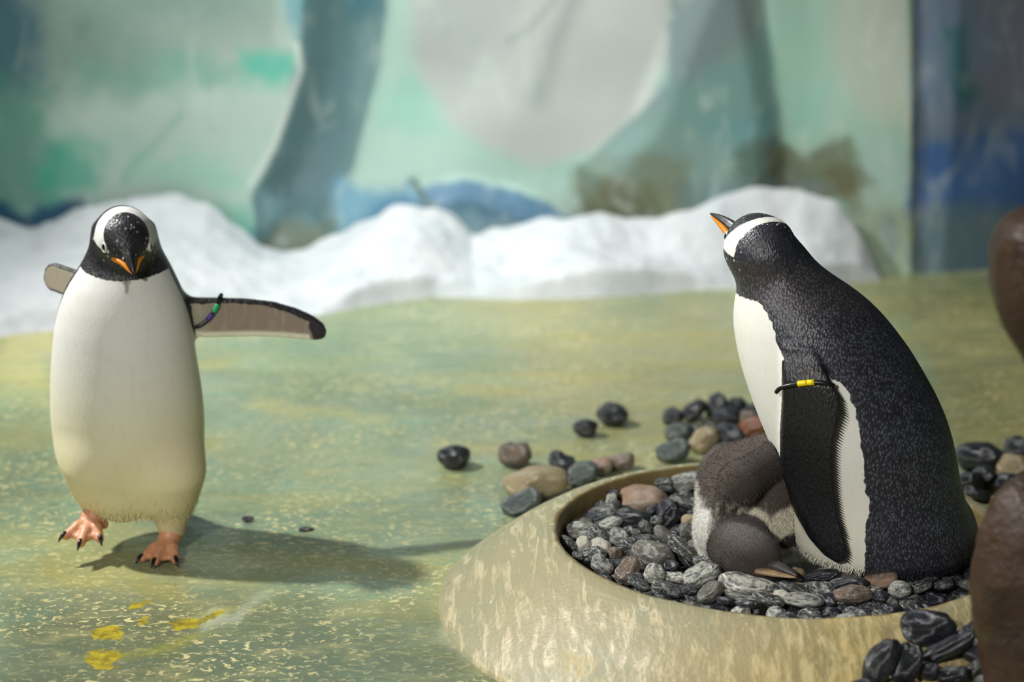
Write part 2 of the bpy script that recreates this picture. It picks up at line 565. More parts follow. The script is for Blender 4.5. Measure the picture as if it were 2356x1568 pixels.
    P([(1540, -400), (1745, -400), (1750, 60), (1640, 160), (1500, 250), (1540, 100)], (116, 130, 132), 26, .8, 10, 32)
    P([(1530, 200), (1760, 90), (1795, 250), (1560, 300)], (104, 146, 142), 40, .55, 30, 33)
    P([(1620, 280), (1790, 230), (1800, 330), (1650, 330)], (92, 144, 150), 30, .6, 40, 34)
    P([(1345, 390), (1560, 370), (1620, 440), (1560, 540), (1350, 540)], (112, 116, 88), 40, .8, 60, 35)
    P([(1360, 450), (1460, 430), (1500, 540), (1350, 540)], (78, 74, 50), 24, .6, 60, 36)
    P([(1560, 430), (1700, 420), (1690, 520), (1560, 520)], (92, 116, 120), 30, .6, 40, 37)
    P([(1680, 330), (1800, 300), (1820, 470), (1700, 470)], (66, 86, 76), 26, .7, 40, 38)
    # right hand mint face
    P([(1760, -400), (2115, -400), (2100, 300), (2110, 620), (1800, 620), (1810, 380), (1790, 200)], (146, 180, 164), 14, .85, 20, 39)
    P([(1900, -300), (2110, -300), (2100, 280), (1980, 260), (1920, 100)], (172, 178, 166), 40, .8, 30, 40)
    P([(1800, 180), (1900, 190), (1900, 320), (1820, 330)], (140, 188, 176), 30, .6, 40, 41)
    P([(1780, 350), (1860, 335), (1950, 345), (1980, 430), (1950, 470), (1790, 450)], (92, 90, 58), 16, .75, 60, 42)
    P([(1880, 380), (1960, 370), (1990, 470), (1960, 520)], (96, 88, 56), 16, .6, 40, 43)
    P([(1800, 430), (1900, 420), (1890, 480), (1820, 470)], (130, 146, 150), 16, .6, 40, 44)
    P([(1990, 330), (2090, 330), (2100, 520), (2010, 520)], (152, 176, 174), 30, .6, 50, 45)
    P([(1960, 470), (2105, 460), (2110, 700), (1960, 700)], (136, 144, 112), 30, .7, 50, 46)
    P([(2030, 500), (2060, 500), (2060, 600), (2030, 600)], (80, 110, 120), 14, .6, 30, 47)
    P([(2086, 260), (2092, 320), (2104, 480), (2104, 640)], (196, 200, 178), 5, .7, 4, 48, line=True, width=4)  # lit corner beside the dark block, painted as a pale strip
    # dark blue block, shade of its turned-away face mixed into the paint
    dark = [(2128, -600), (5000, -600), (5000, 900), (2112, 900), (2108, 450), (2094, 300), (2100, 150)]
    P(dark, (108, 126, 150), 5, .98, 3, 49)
    P([(2230, -400), (2500, -400), (2500, 230), (2280, 260)], (130, 132, 150), 40, .7, 30, 50)
    P([(2170, 60), (2215, 60), (2250, 220), (2200, 250)], (44, 110, 114), 20, .7, 20, 51)
    P([(2110, 330), (2900, 320), (2900, 480), (2110, 500)], (56, 100, 164), 30, .8, 60, 52)
    P([(2110, 480), (2900, 480), (2900, 700), (2110, 700)], (90, 118, 122), 30, .6, 60, 53)
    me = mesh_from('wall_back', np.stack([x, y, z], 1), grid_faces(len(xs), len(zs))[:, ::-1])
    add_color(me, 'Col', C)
    s = NT('painted_ice_wall')
    c = s.attr('Col')
    v = s.coord('Object', (1, 1, .45))
    n = s.noise(v, 9, 6, .65, .8)
    c = s.mix(s.mapr(n, .5, .75, 0, .35), c, L4(206, 218, 210))
    c = s.mix(s.mapr(s.noise(s.coord('Object', (1, 1, .4), loc=(5, 0, 2)), 13, 5, .6, .5), .58, .78, 0, .2), c, L4(84, 118, 112))
    s.bump(s.noise(v, 14, 4, .6), .2, .01)
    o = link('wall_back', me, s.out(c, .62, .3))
    tag(o, 'sculpted wall painted as pale turquoise icebergs with a dark blue block', kind='structure')
build_wall()

# ================================================================== SNOW
def build_snow():
    top = np.array([(-900, 520), (-200, 525), (0, 535), (60, 560), (120, 540), (200, 508), (300, 488), (400, 482), (470, 500), (530, 545), (600, 580), (700, 596), (780, 575), (860, 535), (900, 516),
                    (1000, 503), (1050, 530), (1085, 566), (1150, 562), (1300, 540), (1400, 522), (1500, 532), (1600, 505), (1660, 478), (1750, 457), (1850, 466), (1920, 492), (1960, 545), (2000, 600), (2030, 640)], float)
    bot = np.array([(-900, 800), (-200, 790), (0, 775), (100, 765), (300, 745), (560, 722), (740, 726), (830, 706), (900, 695), (1000, 684), (1200, 692), (1400, 684), (1600, 668), (1720, 664), (1850, 660), (1960, 650), (2030, 645)], float)
    # column positions at the wall
    nu, nv = 420, 110
    pxs = np.linspace(-900, 2028, nu)
    V = []
    tt = np.linspace(0, 1, nv)
    for p in pxs:
        yb = np.interp(p, bot[:, 0], bot[:, 1])
        yt = np.interp(p, top[:, 0], top[:, 1])
        f = on_z(p, yb, 0.0)
        yw = wall_y(np.array([f[0] * 1.15]))[0] - 0.05
        b = on_y(p, yt, yw - 0.04)
        hgt = max(b[2], 0.0)
        X = f[0] + (b[0] - f[0]) * tt
        Y = f[1] + (yw - f[1]) * tt
        prof = np.clip(tt / 0.82, 0, 1)
        Z = hgt * (0.55 * prof + 0.45 * prof ** 2.2) + 0.035 * sstep(0, .08, tt) * min(1, hgt / 0.1)
        V.append(np.stack([X, Y, Z], 1))
    V = np.array(V).reshape(-1, 3)
    x, y, z = V.T
    ppx, ppy = to_px(x, y, z)
    edge = np.minimum(1, z / 0.04)
    z = z + edge * ((fbm(x * 5, y * 5, z * 0, 71, 2) - .5) * .07 + (fbm(x * 18, y * 18, z * 0, 77) - .5) * .028)
    # heaped lump in front
    for (cx, cy, r, hh) in ((950, 575, .17, .075), (300, 620, .3, .04), (1500, 600, .25, .03), (1330, 575, .2, .03)):
        c = on_z(cx, cy, .12)
        z = z + hh * np.exp(-(((x - c[0]) / r) ** 2 + ((y - c[1]) / (r * 1.1)) ** 2) * 1.6) * edge
    z = np.where(edge < .05, z - 0.006, z)
    me = mesh_from('snow', np.stack([x, y, z], 1), grid_faces(nu, nv))
    s = NT('snow')
    v = s.coord('Object')
    n = s.noise(v, 60, 4, .7)
    s.bump(s.math('ADD', s.noise(v, 160, 3, .7), s.math('MULTIPLY', n, 1.5)), .8, .008)
    c = s.mix(s.mapr(s.noise(v, 6, 4), .4, .7), L4(216, 220, 222), L4(200, 207, 210))
    m = s.out(c, .75, .25, Subsurface_Weight=0.0)
    o = link('snow', me, m)
    tag(o, 'low bank of white snow heaped along the foot of the painted wall', 'snow', kind='stuff')
build_snow()

# ================================================================== NEST RING
NC = np.array([0.459, 2.82])
RI, RO, RH = 0.380, 0.584, 0.125
BED = 0.085
def build_ring():
    prof = [(RO + .004, -.004), (RO, .004), (RO - .008, .012), (RO - .03, .030), (RO - .06, .052), (RO - .10, .080), (RO - .135, .101), (RO - .155, .111),
            (RI + .034, .119), (RI + .020, .1235), (RI + .008, .125), (RI + .002, .1235), (RI, .119), (RI - .001, .10), (RI - .002, .06), (RI - .004, .035), (RI * .7, .032), (.02, .03)]
    # resample
    P = np.array(prof)
    d = np.concatenate([[0], np.cumsum(np.linalg.norm(np.diff(P, axis=0), axis=1))])
    u = np.unique(np.concatenate([np.linspace(0, d[14], 60), d[:15], d[14:]]))
    pr = np.stack([np.interp(u, d, P[:, 0]), np.interp(u, d, P[:, 1])], 1)
    nseg = 260
    th = np.linspace(0, 2 * PI, nseg, endpoint=False)
    R = pr[:, 0][:, None]; Zp = pr[:, 1][:, None]
    x = NC[0] + R * np.cos(th)[None]; y = NC[1] + R * np.sin(th)[None]
    z = np.repeat(Zp, nseg, 1)
    nn = (fbm(x * 9, y * 9, z * 9, 81) - .5) * .006
    # straight mould seam at the viewer's side
    seam_px = on_z(1792, 1480, .09)
    sa = math.atan2(seam_px[1] - NC[1], seam_px[0] - NC[0])
    da = np.abs((th[None] - sa + PI) % (2 * PI) - PI) * R
    z = z + nn * (R > .1) - .0025 * np.exp(-(da / .003) ** 2) * (R > RI + .015)
    lab = ('round sloping concrete nest basin with a wide worn rim, filled with pebbles')
    V = np.stack([x, y, z], -1).reshape(-1, 3)
    F = grid_faces(len(pr), nseg, True)[:, ::-1]
    s = NT('worn_concrete')
    v = s.coord('Object')
    # brush streaks run down the slope (radial)
    c = s.mix(s.mapr(s.noise(v, 3.5, 4, .6), .35, .65), L4(152, 144, 112), L4(136, 138, 112))
    st = s.noise(s.coord('Object', (2.6, .35, 1.2), (0, 0, -.75)), 26, 6, .7, .5)
    c = s.mix(s.mapr(st, .5, .64, 0, .6), c, L4(206, 194, 158))
    c = s.mix(s.mapr(s.noise(s.coord('Object', (2.6, .35, 1.2), (0, 0, -.75), (3, 2, 0)), 34, 6, .75), .5, .68, 0, .6), c, L4(150, 138, 104))
    c = s.mix(s.mapr(s.noise(v, 7, 4, .7, .4), .56, .7, 0, .5), c, L4(190, 168, 104))
    c = s.mix(s.mapr(s.noise(s.coord('Object', loc=(3, 3, 3)), 20, 4, .6), .68, .74, 0, .7), c, L4(104, 92, 66))
    c = s.mix(s.mapr(s.noise(s.coord('Object', loc=(1, 5, 3)), 60, 3, .6), .7, .76, 0, .6), c, L4(222, 218, 204))
    # darker brown inside the rim, ochre water stain on the side towards the gravel heap
    geo = s.n('ShaderNodeSeparateXYZ'); s.t.links.new(v, geo.inputs[0])
    sty = s.math('ADD', s.math('SUBTRACT', s.math('MULTIPLY', geo.outputs[0], .35), geo.outputs[1]), s.math('MULTIPLY', s.noise(v, 8, 4, .65), .22))
    c = s.mix(s.mapr(sty, .40, .60, 0, .55), c, s.mix(s.mapr(st, .4, .6), L4(138, 116, 66), L4(190, 168, 112)))
    rr = s.math('SQRT', s.math('ADD', s.math('POWER', geo.outputs[0], 2), s.math('POWER', geo.outputs[1], 2)))
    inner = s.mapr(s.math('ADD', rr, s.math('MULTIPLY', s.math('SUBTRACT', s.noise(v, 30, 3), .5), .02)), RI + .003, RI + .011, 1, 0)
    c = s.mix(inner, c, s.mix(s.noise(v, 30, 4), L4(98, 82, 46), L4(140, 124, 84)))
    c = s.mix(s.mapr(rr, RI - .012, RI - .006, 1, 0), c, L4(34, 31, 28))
    s.bump(s.math('ADD', st, s.noise(v, 120, 3, .6)), .35, .004)
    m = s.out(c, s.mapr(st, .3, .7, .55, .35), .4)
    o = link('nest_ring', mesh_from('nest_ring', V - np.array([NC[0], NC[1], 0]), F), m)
    o.location = (NC[0], NC[1], 0)
    return tag(o, lab, 'nest basin')
nest = build_ring()

# ================================================================== STONES
def ico(sub):
    import bmesh
    bm = bmesh.new()
    bmesh.ops.create_icosphere(bm, subdivisions=sub, radius=1)
    v = np.array([q.co[:] for q in bm.verts]); f = np.array([[w.index for w in q.verts] for q in bm.faces])
    bm.free()
    return v, f
ICV, ICF = ico(4)
def stone_mesh(name, seed, amp=.16, pw=2.3, fine=.02, freq=.9):
    v = ICV.copy()
    n = (np.abs(v) ** pw).sum(1) ** (1 / pw)
    v = v / n[:, None]
    d = 1 + (fbm(v[:, 0] * freq + seed * 7.3, v[:, 1] * freq + 3, v[:, 2] * freq + 5, seed, 2) - .5) * 2 * amp
    d += (fbm(v[:, 0] * 4 + seed, v[:, 1] * 4, v[:, 2] * 4, seed + 40, 3) - .5) * 2 * fine
    v = v * d[:, None]
    v -= (v.max(0) + v.min(0)) / 2
    v /= np.abs(v).max(0)[None]
    return mesh_from(name, v, ICF)
SHAPES = [stone_mesh('pebble_shape_%d' % i, i + 1, .30, 2.0 + .2 * (i % 4), .03, 1.1) for i in range(10)]

def stone_mat(name, base, alt, chalk, chalk_amt, rough, streak=(1, 1, 3), cscale=2.2, thr=.5, alt_amt=.6):
    s = NT(name)
    rnd = s.rand()
    nd = s.n('ShaderNodeTexCoord')
    add = s.n('ShaderNodeVectorMath', operation='ADD')
    s.t.links.new(nd.outputs['Object'], add.inputs[0])
    mul = s.n('ShaderNodeCombineXYZ')
    k = s.math('MULTIPLY', rnd, 37.0)
    for i in range(3): s.t.links.new(k, mul.inputs[i])
    s.t.links.new(mul.outputs[0], add.inputs[1])
    mp = s.n('ShaderNodeMapping'); s.t.links.new(add.outputs[0], mp.inputs[0])
    mp.inputs['Scale'].default_value = streak; mp.inputs['Rotation'].default_value = (.3, .5, .2)
    v = mp.outputs[0]
    c = s.mix(s.mapr(s.noise(v, 1.3, 4, .6), .35, .68, 0, alt_amt), base, alt)
    a = s.noise(v, cscale, 7, .72, .7)
    amt = s.math('MULTIPLY', s.mapr(rnd, 0, 1, .5, 1.0), chalk_amt)
    c = s.mix(s.math('MULTIPLY', s.mapr(a, thr, thr + .17), amt), c, chalk)
    c = s.mix(s.mapr(s.noise(add.outputs[0], 9, 5, .7), .56, .68, 0, .32), c, chalk)
    s.bump(s.noise(add.outputs[0], 6, 6, .7), .4, .06)
    return s.out(c, s.mapr(s.noise(add.outputs[0], 2.0, 3), .35, .65, rough * .7, rough * 1.3), .75)

M_SLATE = stone_mat('slate_pebble', L4(40, 44, 50), L4(72, 77, 82), L4(204, 204, 190), 1.0, .2, (1, 1, 1.8), 2.6, .49)
M_STREAK = stone_mat('streaked_pebble', L4(44, 50, 58), L4(96, 102, 106), L4(202, 202, 188), 1.0, .26, (1, 1, 2.2), 2.2, .40)
M_BLACK = stone_mat('black_wet_pebble', L4(22, 24, 30), L4(44, 48, 58), L4(108, 112, 120), .35, .2)
M_GREY = stone_mat('grey_pebble', L4(82, 82, 78), L4(112, 110, 102), L4(176, 172, 158), .8, .26)
M_TAN = stone_mat('tan_pebble', L4(142, 126, 94), L4(160, 146, 112), L4(184, 174, 148), .6, .34, (1, 1, 1.6))
M_BROWN = stone_mat('brown_pebble', L4(92, 80, 70), L4(122, 106, 92), L4(170, 160, 144), .8, .24)
M_RED = stone_mat('reddish_granite', L4(146, 112, 92), L4(160, 146, 128), L4(84, 72, 66), .8, .42, (1, 1, 1), 3.4, .5, .95)
M_CREAM = stone_mat('cream_pebble', L4(178, 176, 160), L4(206, 204, 190), L4(92, 96, 100), .8, .4, (1, 1, 2), 2.4, .5)
M_GREEN = stone_mat('grey_green_pebble', L4(62, 70, 70), L4(84, 92, 90), L4(140, 148, 142), .6, .22)
M_ORANGE = stone_mat('orange_brown_pebble', L4(122, 68, 32), L4(92, 66, 46), L4(150, 106, 70), .4, .15)
MATS = dict(s=M_SLATE, w=M_STREAK, k=M_BLACK, g=M_GREY, t=M_TAN, b=M_BROWN, r=M_RED, c=M_CREAM, e=M_GREEN, o=M_ORANGE)
_shape_mat = {}
def shape_for(i, code):
    k = (i % len(SHAPES), code)
    if k not in _shape_mat:
        me = SHAPES[k[0]].copy(); me.name = 'pebble_mesh'
        me.materials.clear(); me.materials.append(MATS[code])
        _shape_mat[k] = me
    return _shape_mat[k]

stone_n = 0
STONES = []
def stone(pos, w, h, ang, code, label, group, depth=None, name='pebble', dip=20, jit=.25, grow=1.08):
    """w, h: width and height in metres as seen face on; ang in degrees, clockwise in view"""
    global stone_n
    stone_n += 1
    w *= grow; h *= grow
    a = w / 2
    b = depth / 2 if depth else min(a, h * .8) * random.uniform(.8, 1.05)
    sd = math.sin(math.radians(dip)); cd = math.cos(math.radians(dip))
    c2 = (h / 2) ** 2 - (b * sd) ** 2
    c = math.sqrt(max(c2, (h * .32) ** 2)) / cd
    o = bpy.data.objects.new(name, shape_for(stone_n * 7 + int(w * 1e4), code))
    o.location = tuple(pos)
    o.scale = (a, b, c)
    o.rotation_euler = (random.uniform(-jit, jit), math.radians(ang), random.uniform(-jit, jit) * .8)
    col.objects.link(o)
    tag(o, label, 'pebble', group)
    STONES.append([o, np.array(pos, float)])
    return o

GRP = dict(s='dark slate nest pebbles', w='white-streaked nest pebbles', k='black nest pebbles', g='grey nest pebbles', t='tan nest pebbles',
           b='brown nest pebbles', c='cream nest pebbles', r='reddish nest pebbles', e='grey-green nest pebbles')
NEST = [  # px, py, width, height (photo pixels), tilt, kind, own label
    (1451, 1145, 118, 70, 3, 'r', 'large rounded reddish granite pebble, biggest round stone in the basin'),
    (1492, 1089, 54, 46, -10, 's', None), (1438, 1106, 46, 26, 0, 'g', None), (1498, 1107, 30, 20, 0, 's', None),
    (1567, 1096, 86, 50, 10, 'w', None), (1596, 1067, 38, 26, 0, 's', None), (1586, 1116, 78, 40, -8, 'w', None),
    (1563, 1132, 48, 32, 5, 's', None), (1548, 1157, 76, 30, 18, 's', None), (1383, 1138, 50, 40, -35, 's', None),
    (1337, 1178, 90, 52, -18, 's', 'broad chalky slate pebble against the basin wall by the reddish stone'), (1390, 1181, 26, 48, 0, 'w', None),
    (1341, 1201, 46, 26, 0, 'g', None), (1439, 1196, 78, 42, 3, 'k', None), (1492, 1179, 42, 16, -42, 'k', None),
    (1533, 1197, 48, 64, 10, 'k', 'upright flat black pebble with a pale edge in the basin'), (1500, 1198, 32, 26, 0, 's', None), (1328, 1220, 74, 40, 0, 'w', None),
    (1402, 1207, 58, 30, -20, 'w', None), (1376, 1230, 56, 36, 30, 's', None), (1422, 1238, 46, 46, 10, 'w', None),
    (1446, 1223, 26, 24, 0, 's', None), (1488, 1217, 30, 42, -35, 's', None), (1586, 1204, 44, 34, 0, 't', None),
    (1578, 1231, 30, 46, -8, 'g', None), (1552, 1231, 32, 24, 0, 'k', None), (1483, 1244, 42, 28, -10, 's', None),
    (1464, 1229, 24, 26, 0, 's', None), (1312, 1258, 30, 50, -38, 's', None), (1343, 1254, 34, 38, 0, 'c', None),
    (1380, 1256, 48, 30, 5, 'c', 'flat cream-white pebble lying among dark pebbles near the basin rim'), (1366, 1279, 54, 38, -10, 's', None), (1412, 1273, 38, 30, 10, 'b', None),
    (1443, 1260, 44, 40, 20, 's', None), (1506, 1283, 98, 76, 15, 'g', 'big smooth dark grey pebble in the middle of the basin'),
    (1528, 1240, 66, 34, 45, 'g', None), (1560, 1275, 100, 46, 46, 's', 'long slate pebble tilted steeply beside the big grey pebble'),
    (1387, 1303, 50, 42, 40, 'w', None), (1418, 1299, 32, 26, 0, 'k', None), (1446, 1311, 62, 46, -45, 'b', None),
    (1588, 1266, 42, 28, 8, 'g', None), (1622, 1293, 56, 30, 14, 's', None), (1331, 1280, 28, 20, 20, 's', None),
    (1568, 1251, 22, 24, 0, 'g', None), (1599, 1223, 24, 22, 0, 'g', None), (1598, 1247, 18, 18, 0, 'r', None), (1456, 1247, 20, 22, 0, 's', None),
    (1504, 1328, 44, 50, 20, 'w', None), (1550, 1328, 50, 24, 5, 'w', None), (1612, 1331, 88, 58, -32, 'w', 'large zebra-streaked pebble in front of the grey chick'),
    (1537, 1354, 70, 32, 18, 's', None), (1471, 1344, 54, 22, 20, 's', None), (1637, 1364, 68, 46, -32, 'g', None),
    (1728, 1354, 138, 50, 10, 'w', 'long flat pebble covered in white streaks below the chick'), (1670, 1326, 32, 15, -42, 'c', None), (1723, 1328, 56, 22, 18, 'k', None),
    (1777, 1380, 74, 30, 16, 's', None), (1828, 1354, 70, 22, 14, 's', None), (1802, 1372, 42, 20, 5, 'c', None),
    (1848, 1381, 88, 34, 3, 'w', 'low mottled white and grey pebble at the front of the basin'), (1874, 1333, 80, 26, -10, 'k', None), (1894, 1354, 60, 30, 6, 's', None),
    (1942, 1327, 62, 20, -3, 'g', None), (1955, 1349, 82, 34, -8, 'k', None), (1963, 1373, 86, 42, 0, 'b', 'dark brown pebble with one white blotch at the basin edge'),
    (1899, 1377, 42, 24, 0, 'k', None), (1713, 1386, 42, 14, 0, 'k', None), (1835, 1318, 30, 24, 0, 't', None),
    (2022, 1340, 78, 40, -16, 'r', 'smooth reddish-brown pebble at the foot of the sitting penguin'), (2072, 1358, 48, 40, 0, 'w', None), (2102, 1320, 36, 22, -45, 's', None),
    (2115, 1349, 58, 22, -18, 's', None), (2020, 1372, 40, 26, 0, 'k', None), (2140, 1330, 44, 22, -10, 'k', None), (2066, 1322, 34, 24, 0, 'k', None),
    (2170, 1345, 46, 24, -10, 's', None), (2000, 1345, 40, 24, 0, 's', None), (1620, 1248, 30, 24, 0, 's', None), (1530, 1120, 40, 26, 0, 's', None),
    (1520, 1142, 38, 22, 0, 'k', None), (1604, 1160, 36, 24, 0, 'k', None), (1600, 1184, 40, 18, -20, 'k', None), (1470, 1290, 30, 30, 0, 'k', None),
    (1424, 1170, 34, 22, 0, 'k', None), (1472, 1328, 34, 26, 0, 'k', None), (1582, 1358, 40, 24, 0, 'k', None), (1680, 1345, 34, 24, 10, 'k', None),
    (1670, 1380, 44, 18, 6, 'k', None), (1362, 1158, 30, 28, 0, 's', None), (1470, 1092, 30, 20, 0, 'k', None), (1530, 1075, 40, 22, 0, 's', None), (1545, 1302, 34, 26, 0, 'k', None),
    (1404, 1150, 28, 26, 0, 'k', None), (1648, 1310, 30, 22, 0, 'k', None), (1770, 1345, 44, 20, 12, 'k', None), (1560, 1180, 40, 24, 10, 'k', None)]
placed = []
KIND = dict(s='chalky dark slate pebble', w='white-streaked slate pebble', k='plain black wet pebble', g='smooth grey pebble',
            t='tan pebble', b='brown pebble', c='pale cream-white pebble', r='reddish pebble', e='grey-green pebble')
LAND = [(1451, 1145, 'the large reddish granite pebble'), (1506, 1283, 'the big smooth grey pebble'), (1728, 1354, 'the long white-streaked flat pebble'),
        (1612, 1331, 'the zebra-streaked pebble'), (1380, 1256, 'the flat cream-white pebble'), (2022, 1323, 'the reddish-brown pebble'), (1533, 1197, 'the upright flat black pebble'),
        (1337, 1178, 'the broad chalky slate pebble'), (1630, 1180, 'the chick'), (1900, 1320, 'the sitting penguin'), (1848, 1381, 'the low mottled pebble'), (1560, 1275, 'the long tilted slate pebble')]
LAND = [(on_z(a, b, .09), t) for a, b, t in LAND]
def nest_label(p, w, h, code, ang, low):
    dl = sorted((math.hypot(p[0] - q[0], p[1] - q[1]), t) for q, t in LAND)
    d, t = dl[0]
    size = 'large ' if w > .05 else 'small ' if w < .03 else ''
    shape = 'upright ' if h > w * 1.15 else 'flat ' if h < w * .42 else 'long ' if h < w * .55 else 'round ' if h > w * .8 else 'oval '
    rad = math.hypot(p[0] - NC[0], p[1] - NC[1])
    where = ('touching ' if d < .05 else 'near ') + t
    if rad > RI - .06: where = 'against the basin wall ' + ('by ' if d < .12 else 'towards ') + t
    elif low: where = 'wedged low ' + ('beside ' if d < .06 else 'near ') + t
    words = (size + shape + KIND[code] + ' ' + where).split()
    if len(words) > 16: words = (shape + KIND[code] + ' ' + where).split()
    if len(words) > 16: words = (KIND[code] + ' ' + where).split()
    return ' '.join(words)
def bed_z(py):
    return float(np.interp(py, [1050, 1200, 1330, 1400], [.084, .090, .096, .100]))
def nest_stone(p, w, h, ang, code, lab, low=False, **kw):
    l = lab or nest_label(p, w, h, code, ang, low)
    o = stone(p, w, h, ang, code, l, None if lab else GRP[code], **kw)
for (px, py, w, h, ang, code, lab) in NEST:
    z = bed_z(py)
    p = on_z(px, py, z)
    sc = (p[1] * CP - (p[2] - CAMZ) * SP) / FPX
    # keep stones inside the wall of the basin
    v = p[:2] - NC
    rmax = RI - .55 * min(w, h * 1.6) * sc * .5 - .004
    if np.linalg.norm(v) > rmax:
        v = v / np.linalg.norm(v) * rmax
        p[:2] = NC + v
    nest_stone(p, w * sc, h * sc, ang, code, lab, dip=20)
    placed.append((p[0], p[1], w * sc * .5))
# lower layer that shows in the gaps
fill = []
tries = 0
while len(fill) < 125 and tries < 20000:
    tries += 1
    a = random.uniform(0, 2 * PI); r = math.sqrt(random.random()) * (RI - .03)
    x, y = NC[0] + r * math.cos(a), NC[1] + r * math.sin(a)
    rr_ = random.uniform(.015, .024)
    if any((x - q[0]) ** 2 + (y - q[1]) ** 2 < (rr_ + q[2]) ** 2 * .62 for q in fill): continue
    if any((x - q[0]) ** 2 + (y - q[1]) ** 2 < (q[2] * .62) ** 2 for q in placed): continue
    if .45 < x < .76 and y > 2.735: continue          # wholly hidden by the birds
    if .35 < x < .45 and y > 2.74: continue
    fill.append((x, y, rr_))
    code = random.choice('ssssskkkwg')
    nest_stone((x, y, (.082 if y < 2.58 else .074) + random.uniform(-.004, .004)), rr_ * 2, rr_ * 1.5, random.uniform(-25, 25), code, None, True, depth=rr_ * 1.7, jit=.5)

OUT = [
    (1043, 1055, 71, 54, 5, 'k', 'round black pebble alone on the green floor by a brown pebble'),
    (1184, 1054, 75, 54, 4, 'b', 'round brownish-grey pebble on the green floor'),
    (1293, 1071, 62, 42, 30, 'k', 'tilted black pebble leaning beside the big tan stone'),
    (1232, 1114, 142, 68, -3, 't', 'big oval tan stone lying on the floor beside the basin'),
    (1346, 989, 54, 40, 8, 'k', 'smaller of two black pebbles out on the open floor'),
    (1410, 961, 68, 50, 6, 'k', 'larger of two black pebbles out on the open floor'),
    (1428, 1066, 62, 34, -10, 'b', 'brown pebble peeping over the far basin rim'),
    (1375, 1078, 66, 36, -14, 'r', 'reddish pebble peeping over the far basin rim'),
    (1340, 1096, 74, 46, -20, 'e', 'grey-green pebble peeping over the far basin rim'),
    (1200, 1166, 96, 46, -22, 'e', 'low grey-green pebble by the sloping outside of the basin'),
    (1226, 1150, 44, 28, -15, 'k', 'small black pebble by the sloping outside of the basin'),
    (1549, 963, 48, 36, 0, 'k', None), (1598, 946, 58, 40, -32, 'k', None), (1651, 936, 48, 56, 10, 'k', None), (1696, 936, 48, 44, 30, 'k', None),
    (1673, 962, 60, 46, 0, 'k', None), (1562, 1000, 64, 46, -10, 'e', None), (1549, 1036, 80, 44, -18, 'e', None),
    (1622, 1022, 70, 52, -30, 't', 'tan-edged dark pebble in the heap behind the basin'), (1642, 1034, 52, 26, -28, 'e', None),
    (1680, 1012, 70, 54, 10, 'k', None), (1732, 998, 78, 60, -15, 'o', 'glossy orange-brown pebble in the heap behind the basin'),
    (1738, 952, 54, 42, 0, 'k', None), (1594, 985, 40, 30, 0, 'k', None), (1632, 985, 44, 34, 0, 'k', None), (1714, 965, 44, 36, 0, 'b', None), (1760, 975, 50, 40, 0, 'k', None),
    (2258, 1060, 108, 62, -5, 'k', 'large black stone on the floor behind the sitting penguin'),
    (2234, 1112, 60, 48, 10, 'k', None), (2270, 1105, 56, 46, -20, 'k', None), (2326, 1080, 72, 50, -20, 't', 'tan stone beside the black stone behind the penguin'),
    (2345, 1038, 62, 46, 0, 'k', None), (2300, 1110, 50, 40, 0, 'k', None), (2248, 1142, 60, 30, 20, 'k', None), (2390, 1050, 60, 50, 0, 'k', None)]
for (px, py, w, h, ang, code, lab) in OUT:
    z = h / 1300 * .42
    if lab is None and px < 1800: z = h / 1300 * .42 + random.uniform(0, .01)
    p = on_z(px, py, z)
    sc = (p[1] * CP - (p[2] - CAMZ) * SP) / FPX
    g = ('black pebbles heaped on the floor behind the basin' if px < 1800 else 'black pebbles on the floor behind the sitting penguin')
    l = ({'k': 'glossy black pebble in the heap behind the basin', 'e': 'grey-green pebble in the heap behind the basin', 'b': 'brown pebble in the heap behind the basin'}.get(code)
         if px < 1800 else 'black wet pebble on the floor beside the tall brown boulder')
    if not lab:
        l = ('tilted ' if abs(ang) > 25 else 'big round ' if h > 50 else 'upright ' if h > w else 'small ' if w < 46 else 'broad ' if w > 64 else 'oval ') + l
    stone(p, w * sc, h * sc, ang, code, lab or l, None if lab else g.replace('black', {'k': 'black', 'e': 'grey-green', 'b': 'brown'}[code]), dip=18)

# pebbles heaped against the outside of the basin, under the boulder
FRONT = [(2136, 1453, 120, 74, 4, 'k', 'broad black pebble resting on the basin slope near the boulder'), (2156, 1494, 130, 40, -30, 'k', None), (2022, 1530, 66, 110, 24, 'k', 'upright dark pebble leaning on the basin slope'),
         (2085, 1536, 60, 96, 14, 'k', None), (2236, 1496, 74, 62, -20, 'k', None), (2238, 1540, 60, 28, -45, 's', None), (2174, 1552, 70, 40, -10, 'k', None),
         (2146, 1528, 60, 40, 0, 'k', None), (2230, 1450, 40, 26, -30, 'k', None), (1990, 1575, 80, 50, -20, 'k', None), (2080, 1590, 80, 50, 0, 'k', None), (2180, 1600, 80, 50, 0, 'k', None),
         (2270, 1580, 70, 50, 0, 's', None), (2200, 1470, 50, 30, -20, 'k', None), (2290, 1530, 60, 44, 10, 'k', None), (2330, 1590, 70, 50, 0, 'k', None)]
def slope_z(x, y):
    r = math.hypot(x - NC[0], y - NC[1])
    return float(np.interp(r, [RI, RI + .034, RO - .155, RO - .1, RO - .06, RO - .03, RO], [.125, .119, .111, .08, .052, .03, 0]))
